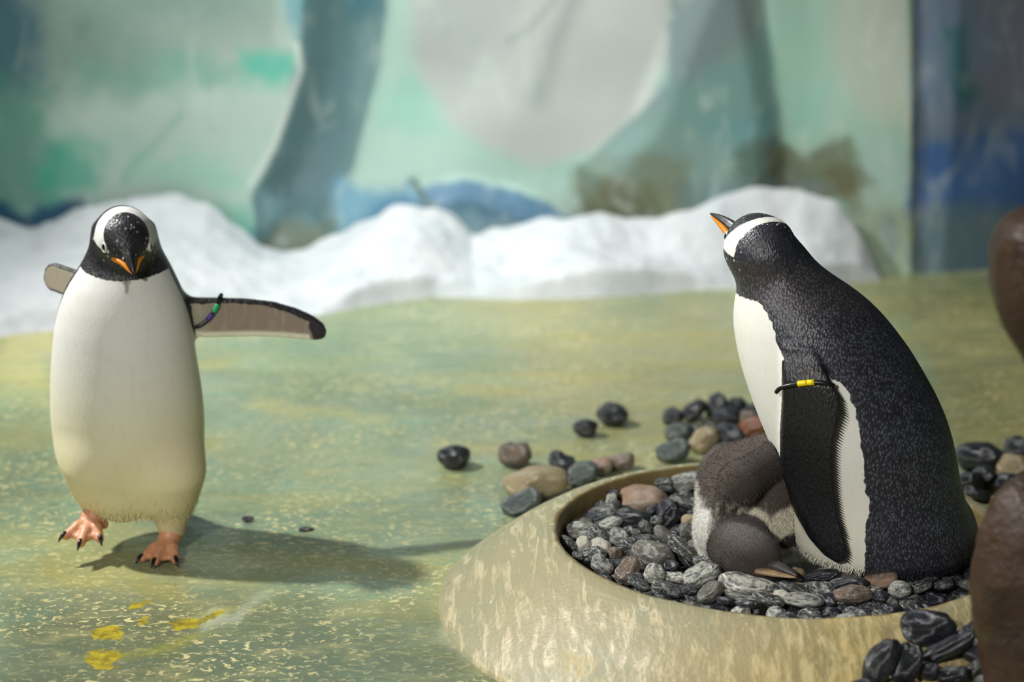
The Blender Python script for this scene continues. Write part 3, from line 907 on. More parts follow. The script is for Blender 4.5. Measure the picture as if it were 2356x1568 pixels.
for (px, py, w, h, ang, code, lab) in FRONT:
    z = .05
    for _ in range(30):
        p = on_z(px, py, z)
        z = .6 * z + .4 * (slope_z(p[0], p[1]) + h / 1450 * .40)
    sc = (p[1] * CP - (p[2] - CAMZ) * SP) / FPX
    wd_ = 'long tilted ' if abs(ang) > 25 else 'upright ' if h > w else 'small ' if w < 62 else 'broad '
    stone(p, w * sc, h * sc, ang, code, lab or wd_ + ('dark wet pebble heaped at the foot of the brown boulder' if code == 'k' else 'grey slate pebble heaped at the foot of the brown boulder'),
          None if lab else ('dark' if code == 'k' else 'slate') + ' pebbles at the foot of the boulder', dip=24, depth=min(w, h) * sc * .9)

def dirt(px, py, w, h, lab):
    p = on_z(px, py, .004)
    sc = (p[1] * CP - (p[2] - CAMZ) * SP) / FPX
    o = stone(p, w * sc, h * sc * .8, 0, 'k', lab, None, depth=w * sc * .8, name='grit')
    o['category'] = 'grit'
dirt(570, 1194, 26, 16, 'small dark crumb of grit on the floor near the walking penguin')
dirt(704, 1214, 34, 10, 'thin flat fleck of dirt on the floor beside a pale stain')

# ------------------------------------------------------------------ settle the stones: no stone deep inside another, the wall or the ground
def settle():
    n = len(STONES)
    P = np.array([p for o, p in STONES]); P0 = P.copy()
    M = np.array([np.array(o.rotation_euler.to_matrix()) @ np.diag(o.scale) for o, p in STONES])   # maps the unit shape to the world
    def ext(i, d): return float(np.linalg.norm(M[i].T @ d)) * .93
    big = np.array([max(o.scale) for o, p in STONES])
    inside = np.hypot(P[:, 0] - NC[0], P[:, 1] - NC[1]) < RI
    vol = np.array([o.scale[0] * o.scale[1] * o.scale[2] for o, p in STONES])
    up = np.array([0, 0, 1.0])
    for it in range(70):
        D = np.linalg.norm(P[:, None] - P[None], axis=2)
        I, J = np.where(np.triu(D < big[:, None] + big[None], 1))
        mv = np.zeros_like(P)
        for i, j in zip(I, J):
            if inside[i] != inside[j]: continue
            d = P[j] - P[i]; L = np.linalg.norm(d) + 1e-9; d = d / L
            pen = ext(i, d) + ext(j, d) - L
            if pen <= .0008: continue
            wi = vol[j] / (vol[i] + vol[j])
            mv[i] -= d * pen * wi * .35; mv[j] += d * pen * (1 - wi) * .35
        P += np.clip(mv, -.004, .004)
        if it < 50: P += (P0 - P) * .03                     # keep near the spot seen in the photograph
        for i in range(n):
            v = P[i, :2] - NC; r = np.linalg.norm(v); e = np.array([v[0] / r, v[1] / r, 0])
            if inside[i]:
                lim = RI - .003 - ext(i, e)
                if r > lim: P[i, :2] = NC + v / r * lim
                P[i, 2] = max(P[i, 2], .034 + ext(i, up)); P[i, 2] = min(P[i, 2], .106)
            else:
                nrm = unit(e * .58 + up * .81) if r < RO - .01 else up
                gap = (P[i, 2] - slope_z(P[i, 0], P[i, 1])) * nrm[2] - ext(i, nrm) * .97
                if gap < 0: P[i] -= nrm * gap
                elif P0[i, 2] < .03 or r < RO + .05: P[i, 2] -= min(gap, .0015)     # comes down until it rests on ground or neighbour
    for k, (o, p) in enumerate(STONES):
        o.location = tuple(P[k])
    return np.linalg.norm(P - P0, axis=1)
settle()

# ------------------------------------------------------------------ boulders
def boulder(name, base, pts_r, lab, seed):
    """pts_r: list of (z, cx, cy, rx, ry) sections"""
    nz, ns = 90, 120
    zz = np.array([q[0] for q in pts_r])
    t = np.linspace(0, 1, nz)
    zs = zz[0] + (zz[-1] - zz[0]) * (0.5 - 0.5 * np.cos(t * PI))
    th = np.linspace(0, 2 * PI, ns, endpoint=False)
    q = np.array(pts_r)
    ip = lambda k: np.interp(zs, zz, q[:, k])
    cx, cy, rx, ry = ip(1), ip(2), ip(3), ip(4)
    for _ in range(6):
        for arr in (cx, cy, rx, ry):
            arr[1:-1] = (arr[:-2] + 2 * arr[1:-1] + arr[2:]) / 4
    c, s_ = np.cos(th)[None], np.sin(th)[None]
    x = cx[:, None] + rx[:, None] * c; y = cy[:, None] + ry[:, None] * s_
    z = np.repeat(zs[:, None], ns, 1)
    d = (fbm(x * 6, y * 6, z * 6, seed) - .5) * .05
    x = x + d * c * np.minimum(1, rx[:, None] / .05); y = y + d * s_ * np.minimum(1, rx[:, None] / .05)
    V = np.stack([x, y, z], -1).reshape(-1, 3)
    return V, grid_faces(nz, ns, True)
s = NT('brown_wet_rock')
v = s.coord('Object')
c = s.mix(s.mapr(s.noise(v, 9, 5, .6, .6), .35, .65), L4(38, 24, 16), L4(56, 36, 23))
c = s.mix(s.mapr(s.noise(s.coord('Object', (1, 1, .5), loc=(3, 1, 2)), 14, 5, .65), .55, .72, 0, .6), c, L4(72, 66, 34))
c = s.mix(s.mapr(s.noise(s.coord('Object', loc=(1, 4, 2)), 40, 4, .7), .64, .74, 0, .6), c, L4(120, 100, 80))
s.bump(s.math('ADD', s.noise(v, 26, 5, .6), s.math('MULTIPLY', s.noise(v, 90, 3, .6), .4)), .7, .012)
M_ROCK = s.out(c, s.mapr(s.noise(v, 12, 3), .35, .65, .34, .62), .45)
def sil_boulder(name, rows, Y, ry_f, lab, seed, xr_off):
    q = []
    for (py, xl, xr) in rows:
        xr += xr_off * min(1, (xr - xl) / 200)
        a, b = on_y(xl, py, Y), on_y(xr, py, Y)
        q.append((a[2], (a[0] + b[0]) / 2, Y, max((b[0] - a[0]) / 2, .002), max((b[0] - a[0]) / 2 * ry_f, .002)))
    q = sorted(q)
    zmin = q[0][0]
    base = np.array([q[0][1], Y, max(zmin, 0)])
    V, F = boulder(name, base, q, lab, seed)
    o = link(name, mesh_from(name, V - base, F), M_ROCK)
    o.location = tuple(base)
    return tag(o, lab, 'boulder')
B1Y = 2.42
sil_boulder('boulder', [(1085, 2395, 2400), (1092, 2362, 2440), (1110, 2325, 2480), (1140, 2294, 2520), (1180, 2268, 2550), (1230, 2250, 2570), (1290, 2240, 2585), (1350, 2234, 2590),
                        (1420, 2236, 2590), (1500, 2246, 2584), (1580, 2258, 2572), (1660, 2276, 2550), (1730, 2304, 2520), (1764, 2330, 2500)], 2.2, .6,
            'tall rounded wet brown boulder standing at the edge of the nest basin', 5, 190)
sil_boulder('boulder', [(470, 2400, 2404), (478, 2360, 2440), (500, 2318, 2500), (540, 2290, 2540), (590, 2278, 2560), (650, 2282, 2570), (710, 2305, 2570), (760, 2330, 2560), (800, 2350, 2545), (840, 2368, 2530), (880, 2384, 2510), (904, 2400, 2490)], 4.15, .8,
            'far brown boulder in front of the dark blue wall', 9, 110)

# ================================================================== PENGUINS
def feather_mat(name, fleck, rough_d=.42, fur=False):
    s = NT(name)
    v = s.coord('Object')
    vz = s.coord('Object', (1, 1, .5))
    d = s.attr('dark', 'Fac')
    n = s.noise(s.coord('Object', (1, 1, .35)), 170, 3, .6)
    d = s.math('ADD', d, s.math('MULTIPLY', s.math('SUBTRACT', n, .5), s.math('MULTIPLY', s.attr('ragged', 'Fac'), 1.0)))
    m = s.mapr(d, -.0009, .0009)
    vo = s.voro(vz, 290)
    cd = s.attr('Cd')
    cd = s.mix(s.math('MULTIPLY', s.mapr(vo, .1, .55, 1, 0), s.math('MULTIPLY', s.attr('fleck', 'Fac'), fleck)), cd, L4(112, 117, 132))
    cd = s.mix(s.mapr(s.noise(v, 45, 4), .4, .7, 0, .4), cd, L4(14, 13, 15))
    # stray white feather specks on the head
    sp = s.voro(s.coord('Object', (1, 1, .6)), 130)
    spn = s.noise(s.coord('Object', loc=(2, 1, 1)), 60, 2)
    spm = s.math('MULTIPLY', s.mapr(sp, .16, .24, 1, 0), s.math('MULTIPLY', s.mapr(spn, .42, .52), s.attr('speck', 'Fac')))
    cd = s.mix(spm, cd, L4(214, 214, 210))
    cw = s.attr('Cw')
    cw = s.mix(s.mapr(s.noise(s.coord('Object', (1, 1, .25)), 110, 4, .6), .45, .75, 0, .25), cw, L4(202, 202, 188))
    c = s.mix(m, cw, cd)
    hh = s.math('ADD', s.math('MULTIPLY', vo, s.mapr(m, 0, 1, .10, 1.0)), s.math('MULTIPLY', s.noise(vz, 300, 2), s.mapr(m, 0, 1, .3, .6)))
    s.bump(hh, .55, .0016)
    return s.out(c, s.mapr(m, 0, 1, .6, rough_d), .5, Sheen_Weight=.0)
M_BIRD_A = feather_mat('gentoo_plumage_sitting', .6)
M_BIRD_B = feather_mat('gentoo_plumage_walking', .18)

def flat(name, rgb, rough=.4, spec=.5, noise=.3, alt=None, scale=60, bump=.2, bd=.002):
    s = NT(name)
    v = s.coord('Object')
    n = s.noise(v, scale, 4, .6)
    c = s.mix(s.mapr(n, .35, .7, 0, noise), L4(*rgb), L4(*(alt or [k * .7 for k in rgb])))
    s.bump(n, bump, bd)
    return s.out(c, rough, spec)
M_ORANGEB = flat('orange_bill', (226, 138, 18), .32, .5, .5, (200, 108, 20), 90)
M_BLACKB = flat('black_bill', (40, 38, 42), .3, .5, .5, (74, 70, 74), 80)
M_PALETIP = flat('pale_bill_tip', (196, 176, 130), .35)
M_EYE = flat('dark_eye', (20, 14, 12), .06, .6, .2)
M_EYERING = flat('white_eye_ring', (216, 216, 210), .5)
M_SKIN = flat('orange_pink_foot_skin', (216, 150, 112), .42, .5, .6, (226, 172, 140), 70, .5, .003)
M_CLAW = flat('black_claw', (26, 24, 26), .28, .5, .4)
M_BAND = flat('black_band_plastic', (18, 18, 20), .3)
M_YEL = flat('yellow_bead', (236, 208, 10), .35, .5, .1)
M_GRN = flat('green_bead', (30, 170, 110), .35, .5, .1)
M_PUR = flat('purple_bead', (70, 40, 150), .35, .5, .1)
M_CHICKBILL = flat('chick_bill_dark', (66, 62, 60), .4, .4, .5)
M_CHICKBILLL = flat('chick_bill_pale', (140, 116, 84), .4, .4, .6, (92, 76, 58))

class Torso:
    """upright body: at each height an ellipse; rows are (py, x left, x right) measured at plane Y"""
    def __init__(s, rows, Y, depth_f, theta, dy=None):
        q = []
        for i, (py, xl, xr) in enumerate(rows):
            yy = Y + (dy(py) if dy else 0)
            a, b = on_y(xl, py, yy), on_y(xr, py, yy)
            q.append((a[2], (a[0] + b[0]) / 2, (b[0] - a[0]) / 2, yy))
        q = np.array(sorted(q))
        # smooth resample
        zz = np.linspace(q[0, 0], q[-1, 0], 160)
        A = [np.interp(zz, q[:, 0], q[:, k]) for k in (1, 2, 3)]
        for _ in range(14):
            for a in A: a[1:-1] = (a[:-2] + 2 * a[1:-1] + a[2:]) / 4
        s.z, (s.cx, s.h, s.cy) = zz, A
        s.df = depth_f
        s.f = np.array([-math.cos(theta), math.sin(theta)])    # forward in plan
        s.l = np.array([-s.f[1], s.f[0]])                       # left
    def local(s, X, Y, Z):
        z = np.clip(Z, s.z[0], s.z[-1])
        cx = np.interp(z, s.z, s.cx); cy = np.interp(z, s.z, s.cy); h = np.interp(z, s.z, s.h)
        dx, dy = X - cx, Y - cy
        return dx, dy, h
    def field(s, X, Y, Z):
        dx, dy, h = s.local(X, Y, Z)
        r = np.sqrt(dx ** 2 + (dy / s.df) ** 2)
        d = r - h
        over = np.maximum(Z - s.z[-1], s.z[0] - Z)
        return np.where(over > 0, np.sqrt(np.maximum(d, 0) ** 2 + over ** 2) + np.minimum(d, 0) * 0, d * .93)
    def phi(s, X, Y, Z):
        dx, dy, h = s.local(X, Y, Z)
        dy = dy / s.df
        a = dx * s.f[0] + dy * s.f[1]; b = dx * s.l[0] + dy * s.l[1]
        return np.degrees(np.arctan2(b, a)), h

def head_field(X, Y, Z, c, Fr, sc=1.0):
    d = ell(X, Y, Z, c, (.062 * sc, .050 * sc, .048 * sc), Fr)
    # tapered face towards the bill
    a = np.array(c) + Fr[0] * .030 * sc - Fr[2] * .004 * sc
    b = np.array(c) + Fr[0] * .070 * sc - Fr[2] * .006 * sc
    d = smin(d, cap(X, Y, Z, a, b, .035 * sc, .0125 * sc), .024 * sc)
    return d

def head_local(V, c, Fr, sc=1.0):
    p = (V - np.array(c)[None]) / sc
    return p @ Fr.T

def head_patch(q, w0=.0195, w1=.007, fw=.030, bk=.036, zlow=-.003):
    """signed distance, negative inside the white bonnet patch; q in head frame (fwd, left, up)"""
    x, y, z = q[:, 0], np.abs(q[:, 1]), q[:, 2]
    # band from the eye up over the crown: centre line in (x, z)
    t = np.clip((z - .002) / .046, 0, 1)
    xc = fw - bk * t ** 1.2
    wd = w0 - (w0 - w1) * t ** .6
    d1 = np.abs(x - xc) - wd
    d2 = zlow - z
    return np.maximum(d1, d2)

def make_bill(root, base, tip, up, w0, h0, sag=.004, orange_low=True):
    """upper (black) and lower (orange) halves of a tapering bill"""
    base, tip = np.asarray(base, float), np.asarray(tip, float)
    Fr = frame(tip - base, up)
    Lb = np.linalg.norm(tip - base)
    n, seg = 22, 20
    def half(sign):
        vs = []
        for i in range(n):
            t = i / (n - 1)
            k = (1 - t) ** .72 * (1 - .0) + .035
            w = w0 * k * (1.0 - .12 * math.sin(t * PI)); h = h0 * (k if sign > 0 else k * .9)
            axis_p = base + Fr[0] * Lb * t * (1.0 if sign > 0 else .955) + Fr[2] * (sag * math.sin(t * PI) - sag * 1.2 * t * t)
            for j in range(seg):
                th = 2 * PI * j / seg
                cz = math.sin(th)
                cy = math.cos(th)
                if sign > 0:
                    z = h * .62 * max(cz, 0) + h * .30 * min(cz, 0); yy = w * cy * (.52 if cz > 0 else .62)
                    # culmen ridge
                    if cz > 0: yy *= (1 - .35 * cz)
                else:
                    z = -h * .25 + h * (.25 * max(cz, 0) + .72 * min(cz, 0)); yy = w * cy * .95
                vs.append(axis_p + Fr[1] * yy + Fr[2] * z)
        vs = np.array(vs)
        fs = [tuple(f) for f in grid_faces(n, seg, True)]
        fs.append(tuple(range(seg))); fs.append(tuple((n - 1) * seg + j for j in range(seg))[::-1])
        return vs, fs
    bill = None
    v, f = half(1); up_o = part('upper_bill', v, f, M_BLACKB, root); tag(up_o, 'black ridge of the upper bill')
    v, f = half(-1); lo_o = part('lower_bill', v, f, M_ORANGEB, root); tag(lo_o, 'orange side and lower half of the bill')
    return up_o, lo_o

def uvsphere(c, r, Fr=None, nu=18, nv=28):
    u = np.linspace(0.0, PI, nu); w = np.linspace(0, 2 * PI, nv, endpoint=False)
    x = np.sin(u)[:, None] * np.cos(w)[None] * r[0]; y = np.sin(u)[:, None] * np.sin(w)[None] * r[1]; z = np.repeat(np.cos(u)[:, None], nv, 1) * r[2]
    p = np.stack([x, y, z], -1).reshape(-1, 3)
    if Fr is not None: p = p @ Fr
    return p + np.array(c), [tuple(f) for f in grid_faces(nu, nv, True)]

def torus(c, Fr, R, Rz, r, nu=32, nv=10):
    a = np.linspace(0, 2 * PI, nu, endpoint=False); b = np.linspace(0, 2 * PI, nv, endpoint=False)
    x = (R + r * np.cos(b)[None]) * np.cos(a)[:, None]; z = (Rz + r * np.cos(b)[None]) * np.sin(a)[:, None]; y = np.repeat(r * np.sin(b)[None], nu, 0)
    p = np.stack([x, y, z], -1).reshape(-1, 3) @ Fr + np.array(c)
    F = grid_faces(nu + 1, nv, True) % (nu * nv)
    return p, F

def on_surface(V, c, d):
    """vertex of V farthest along the ray from c in direction d"""
    d = unit(d)
    q = V - np.asarray(c)
    t = q @ d
    off = np.linalg.norm(q - t[:, None] * d[None], axis=1)
    m = (off < .006) & (t > 0)
    if not m.any(): return np.asarray(c) + d * .05
    i = np.where(m)[0][np.argmax(t[m])]
    return V[i]

def eyes(root, V, c, Fr, sc=1.0, fwd=.026, upv=.008, which=(1, -1), droop=0):
    for s_ in which:
        d = Fr[1] * s_ * .050 + Fr[0] * fwd + Fr[2] * upv
        p = on_surface(V, c, d)
        n = unit(Fr[1] * s_ + Fr[0] * .35 + Fr[2] * .12)
        E = np.array([unit(np.cross(Fr[2], n)), n, unit(np.cross(n, np.cross(Fr[2], n)))])
        v, f = uvsphere(p - n * .0015, (.0062 * sc, .0042 * sc, .0062 * sc), E)
        e = part('eye', v, f, M_EYE, root)
        v, f = torus(p - n * .0002, E, .0068 * sc, .0068 * sc, .0018 * sc)
        part('eye_ring', v, f, M_EYERING, root, e)

# ---------------------------------------------------------------- sitting adult
def sitting_penguin():
    Y0 = 2.78
    rows = [(1276, 1885, 2190), (1272, 1858, 2218), (1264, 1838, 2233), (1250, 1827, 2241), (1200, 1817, 2236), (1150, 1812, 2220), (1100, 1802, 2206), (1050, 1784, 2198), (1000, 1763, 2188),
            (950, 1742, 2172), (900, 1724, 2150), (850, 1708, 2122), (800, 1696, 2092), (750, 1688, 2055), (720, 1688, 2030), (700, 1690, 2010), (680, 1693, 1988), (660, 1697, 1962),
            (640, 1697, 1930), (620, 1693, 1900), (600, 1687, 1876), (580, 1684, 1862), (562, 1692, 1840), (548, 1712, 1815), (538, 1735, 1790)]
    T = Torso(rows, Y0, .90, math.radians(15))
    root = thing('gentoo_penguin', (T.cx[0], Y0, .095), 'black-backed gentoo penguin sitting upright in the pebble basin with a yellow-banded flipper', 'penguin', )
    hc = on_y(1752, 566, Y0)
    fwd = unit(on_y(1652, 500, Y0 + .13) - hc)
    Fr = frame(fwd, (0, 0, 1))
    # local up leans so that the crown faces up and a little towards the viewer
    G = Grid((T.cx.min() - .26, Y0 - .22, T.z[0] - .03), (T.cx.max() + .24, Y0 + .24, hc[2] + .10), .0032)
    t = T.field(G.X, G.Y, G.Z)
    hd = head_field(G.X, G.Y, G.Z, hc, Fr, 1.06)
    F = smin(t, hd, .035)
    # tail wedge on the pebbles
    ta, tb = on_y(2180, 1222, Y0 + .02), on_y(2246, 1252, Y0 + .05)
    F = smin(F, cap(G.X, G.Y, G.Z, ta, tb, .045, .016), .04)
    # hanging flipper, a shell that hugs the flank
    YF = Y0 - .13
    pol_px = [(1799, 800), (1801, 834), (1803, 910), (1803, 1012), (1810, 1093), (1823, 1151), (1843, 1213), (1870, 1258), (1901, 1289), (1928, 1301), (1944, 1293), (1950, 1267), (1942, 1231),
              (1930, 1191), (1921, 1129), (1915, 1057), (1915, 1012), (1923, 977), (1935, 941), (1929, 905), (1912, 874), (1895, 840), (1870, 800)]
    pol = [tuple(on_y(a, b, YF)[[0, 2]]) for a, b in pol_px]
    d2 = poly_sdf(G.X + 0 * G.Z, G.Z + 0 * G.X, pol)
    near = G.Y - (Y0 - .02)
    sf = 1 - sstep(on_y(1850, 890, YF)[2], on_y(1850, 815, YF)[2], G.Z)
    fl = np.maximum(np.maximum(d2 + .004, np.abs(t - .009 * sf + .004 * (1 - sf)) - .0055), near) - .003
    ztop = on_y(1850, 850, YF)[2]
    F = smin(F, fl, .005)
    def flank_y(X_, Z_, off):
        cx_, cy_, h_ = (np.interp(Z_, T.z, a_) for a_ in (T.cx, T.cy, T.h))
        return cy_ - T.df * math.sqrt(max((h_ + off) ** 2 - (X_ - cx_) ** 2, 1e-6))
    V, Q = surface_nets(F, G.lo, G.h, 3)
    x, y, z = V.T
    phi, h = T.phi(x, y, z)
    tf = T.field(x, y, z); hf = head_field(x, y, z, hc, Fr, 1.06)
    # plumage: border angle by height (front = 0)
    def zr(py): return on_y(1950, py, Y0 - .1)[2]
    bz = [(1335, 70), (1300, 82), (1213, 89), (1146, 93), (1079, 96), (1021, 100), (950, 104), (900, 106), (872, 104), (848, 97), (838, 80), (830, 72), (800, 71), (760, 69), (730, 66), (712, 62), (690, 45)]
    zz = np.array([zr(a) for a, b in bz]); bb = np.array([b for a, b in bz], float)
    o = np.argsort(zz)
    phb = np.interp(z, zz[o], bb[o])
    phb = phb + (fbm(x * 40, y * 40, z * 55, 5) - .5) * 7
    dark = np.radians(np.abs(phi) - phb) * h
    neck = zr(704)
    dark = np.maximum(dark, (z - neck) * .9 + .0 * x)
    dx2 = poly_sdf(x, z, pol)
    isf = (y < Y0 - .02) & (tf > .0048) & (dx2 < .004) & (z < ztop + .01)
    dark = np.where(isf, .004, dark)
    q = head_local(V, hc, Fr, 1.06)
    pt = head_patch(q, .025, .0085, .013, .024, -.010) * 1.06
    onhead = hf < .012
    dark = np.where(onhead, np.minimum(dark, pt), dark)
    dark = np.clip(dark, -.02, .02)
    me_o = part('body', V, Q, M_BIRD_A, root)
    me = me_o.data
    add_float(me, 'dark', dark)
    add_float(me, 'ragged', np.where(onhead, .004, np.where(isf, 0, .009)))
    spk = np.maximum(1 - sstep(.006, .016, np.abs(pt - .004)), .45 * (1 - sstep(.02, .05, pt))) * onhead
    add_float(me, 'speck', spk)
    add_float(me, 'fleck', np.where(isf, .12, np.where(onhead, .3, 1.0)))
    cd = np.tile(lin((40, 41, 48)), (len(V), 1))
    brown = sstep(zr(760), zr(700), z) * (1 - sstep(zr(640), zr(600), z))  # brown-grey light sheen on the neck, put into the plumage colour
    cd += (brown * .6)[:, None] * (lin((62, 55, 54)) - cd)
    cd = np.where(isf[:, None], lin((17, 17, 20))[None], cd)
    add_color(me, 'Cd', cd)
    cw = np.tile(lin((226, 226, 218)), (len(V), 1))
    low = sstep(zr(1000), zr(1300), z)
    cw += (low * .35)[:, None] * (lin((216, 208, 170)) - cw)
    add_color(me, 'Cw', cw)
    # bill, eyes
    b0 = hc + Fr[0] * .062 - Fr[2] * .006
    tip = on_y(1634, 486, Y0 + .135)
    make_bill(root, b0, tip, (0, .0, 1), .024, .026, .003)
    eyes(root, V, hc, Fr, 1.06, fwd=.058)
    # serrated trailing feathers of the flipper
    vs, fs = [], []
    tr = [(1913, 880), (1930, 908), (1935, 941), (1924, 977), (1916, 1012), (1916, 1057), (1922, 1129), (1931, 1191), (1943, 1231), (1951, 1267), (1947, 1288)]
    tr = np.array(tr, float)
    dd = np.concatenate([[0], np.cumsum(np.linalg.norm(np.diff(tr, axis=0), axis=1))])
    tree_near = y < Y0
    for k in np.arange(0, dd[-1], 6.5):
        a = np.array([np.interp(k, dd, tr[:, 0]), np.interp(k, dd, tr[:, 1])])
        p = on_y(a[0], a[1], YF)
        yy = flank_y(p[0], p[2], .016)
        p0 = np.array([p[0] - .006, yy - .001, p[2] + .002]); w = .0022
        kk = 1.0 if k < dd[-1] - 60 else .6
        p1 = np.array([p[0] + .0085 * kk, flank_y(p[0] + .0085 * kk, p[2] - .008, .014), p[2] - .008])
        n0 = len(vs)
        vs += [p0 + [0, .0012, w], p0 + [0, -.0012, w], p0 + [0, 0, -w * 1.4], p1]
        fs += [(n0, n0 + 1, n0 + 3), (n0 + 1, n0 + 2, n0 + 3), (n0 + 2, n0, n0 + 3), (n0, n0 + 2, n0 + 1)]
    fo = part('flipper_feather_fringe', np.array(vs), fs, flat('black_feather', (22, 22, 26), .5), root, smooth=False); fo['kind'] = 'stuff'
    # downy belly fringe on the stones
    vs, fs, cs = [], [], []
    m = np.where((z < .120) & (y < Y0 + .02))[0]
    for i in rng.choice(m, min(2600, len(m) * 3)):
        p = V[i]; ang = math.atan2(p[1] - Y0, p[0] - T.cx[0])
        out = np.array([math.cos(ang), math.sin(ang), 0])
        ln = random.uniform(.006, .013)
        tipp = p + out * ln * random.uniform(.1, .55) + np.array([random.uniform(-.003, .003), 0, -ln * .75])
        side = np.array([-out[1], out[0], 0]) * .0006
        n0 = len(vs)
        vs += [p - side, p + side, tipp]; fs.append((n0, n0 + 1, n0 + 2))
        c_ = cw[i] if dark[i] < 0 else cd[i]
        cs += [c_, c_, c_]
    s = NT('belly_down'); sm = s.out(s.attr('Col'), .6, .3)
    fr = part('belly_feather_fringe', np.array(vs), fs, sm, root, smooth=False); fr['kind'] = 'stuff'
    add_color(fr.data, 'Col', np.array(cs))
    # wing band
    arc = [(1790, 908), (1794, 898), (1806, 890), (1825, 883), (1850, 876), (1880, 872), (1900, 874), (1914, 880)]
    pts = []
    for (a, b) in arc:
        p = on_y(a, b, YF)
        pts.append(np.array([p[0], flank_y(p[0], p[2], .0225), p[2]]))
    pts = np.array(pts)
    pts[0, 1] += .004; pts[-1, 1] += .004
    tt = np.linspace(0, 1, 28); t0 = np.linspace(0, 1, len(pts))
    sm_ = np.stack([np.interp(tt, t0, pts[:, k]) for k in range(3)], 1)
    for _ in range(3): sm_[1:-1] = (sm_[:-2] + 2 * sm_[1:-1] + sm_[2:]) / 4
    v, f = tube(list(sm_), [.0037] * len(sm_), 10)
    band = part('flipper_band', v, f, M_BAND, root)
    v, f = tube(list(sm_[13:17]), [.0046] * 4, 12); part('bead', v, f, M_YEL, root, band)
    v, f = tube(list(sm_[16:19]), [.0046] * 3, 12); part('bead', v, f, M_YEL, root, band)
    return root, T
adult, TA = sitting_penguin()

# ---------------------------------------------------------------- walking adult
def foot_mesh(root, ankle_top, ankle, toes, heel, claw_len, r_ank=.014):
    allp = np.array([ankle_top, ankle, heel] + [t for t in toes])
    G = Grid(allp.min(0) - .03, allp.max(0) + .03, .0018)
    F = cap(G.X, G.Y, G.Z, ankle_top, ankle, r_ank * 1.15, r_ank)
    F = smin(F, cap(G.X, G.Y, G.Z, ankle, heel, r_ank, .008), .012)
    mid = []
    for t in toes:
        t = np.asarray(t)
        m = ankle + (t - ankle) * .55 + np.array([0, 0, .004])
        d = smin(cap(G.X, G.Y, G.Z, ankle, m, .013, .0105), cap(G.X, G.Y, G.Z, m, t, .0105, .0082), .004)
        F = smin(F, d, .005); mid.append(m)
    # webs
    for a, b in ((0, 1), (1, 2)):
        for k in np.linspace(.3, .86, 9):
            pa = ankle + (np.asarray(toes[a]) - ankle) * k; pb = ankle + (np.asarray(toes[b]) - ankle) * k
            F = smin(F, cap(G.X, G.Y, G.Z, pa, pb, .005, .005), .004)
    V, Q = surface_nets(F, G.lo, G.h, 2)
    V[:, 2] = np.maximum(V[:, 2], .0015)
    fo = part('foot', V, Q, M_SKIN, root); tag(fo, 'orange-pink webbed foot')
    for t in toes:
        t = np.asarray(t)
        dirv = unit(t - ankle)
        p0 = t + np.array([0, 0, .004]) - dirv * .003
        p1 = p0 + dirv * claw_len * .55 + np.array([0, 0, .001]); p2 = p0 + dirv * claw_len + np.array([0, 0, -.007])
        p2[2] = max(p2[2], .0015)
        v, f = tube([p0, (p0 + p1) / 2 + [0, 0, .0012], p1, (p1 + p2) / 2, p2], [.0046, .0046, .0038, .0026, .0008], 10)
        part('claw', v, f, M_CLAW, root, fo)
    return fo

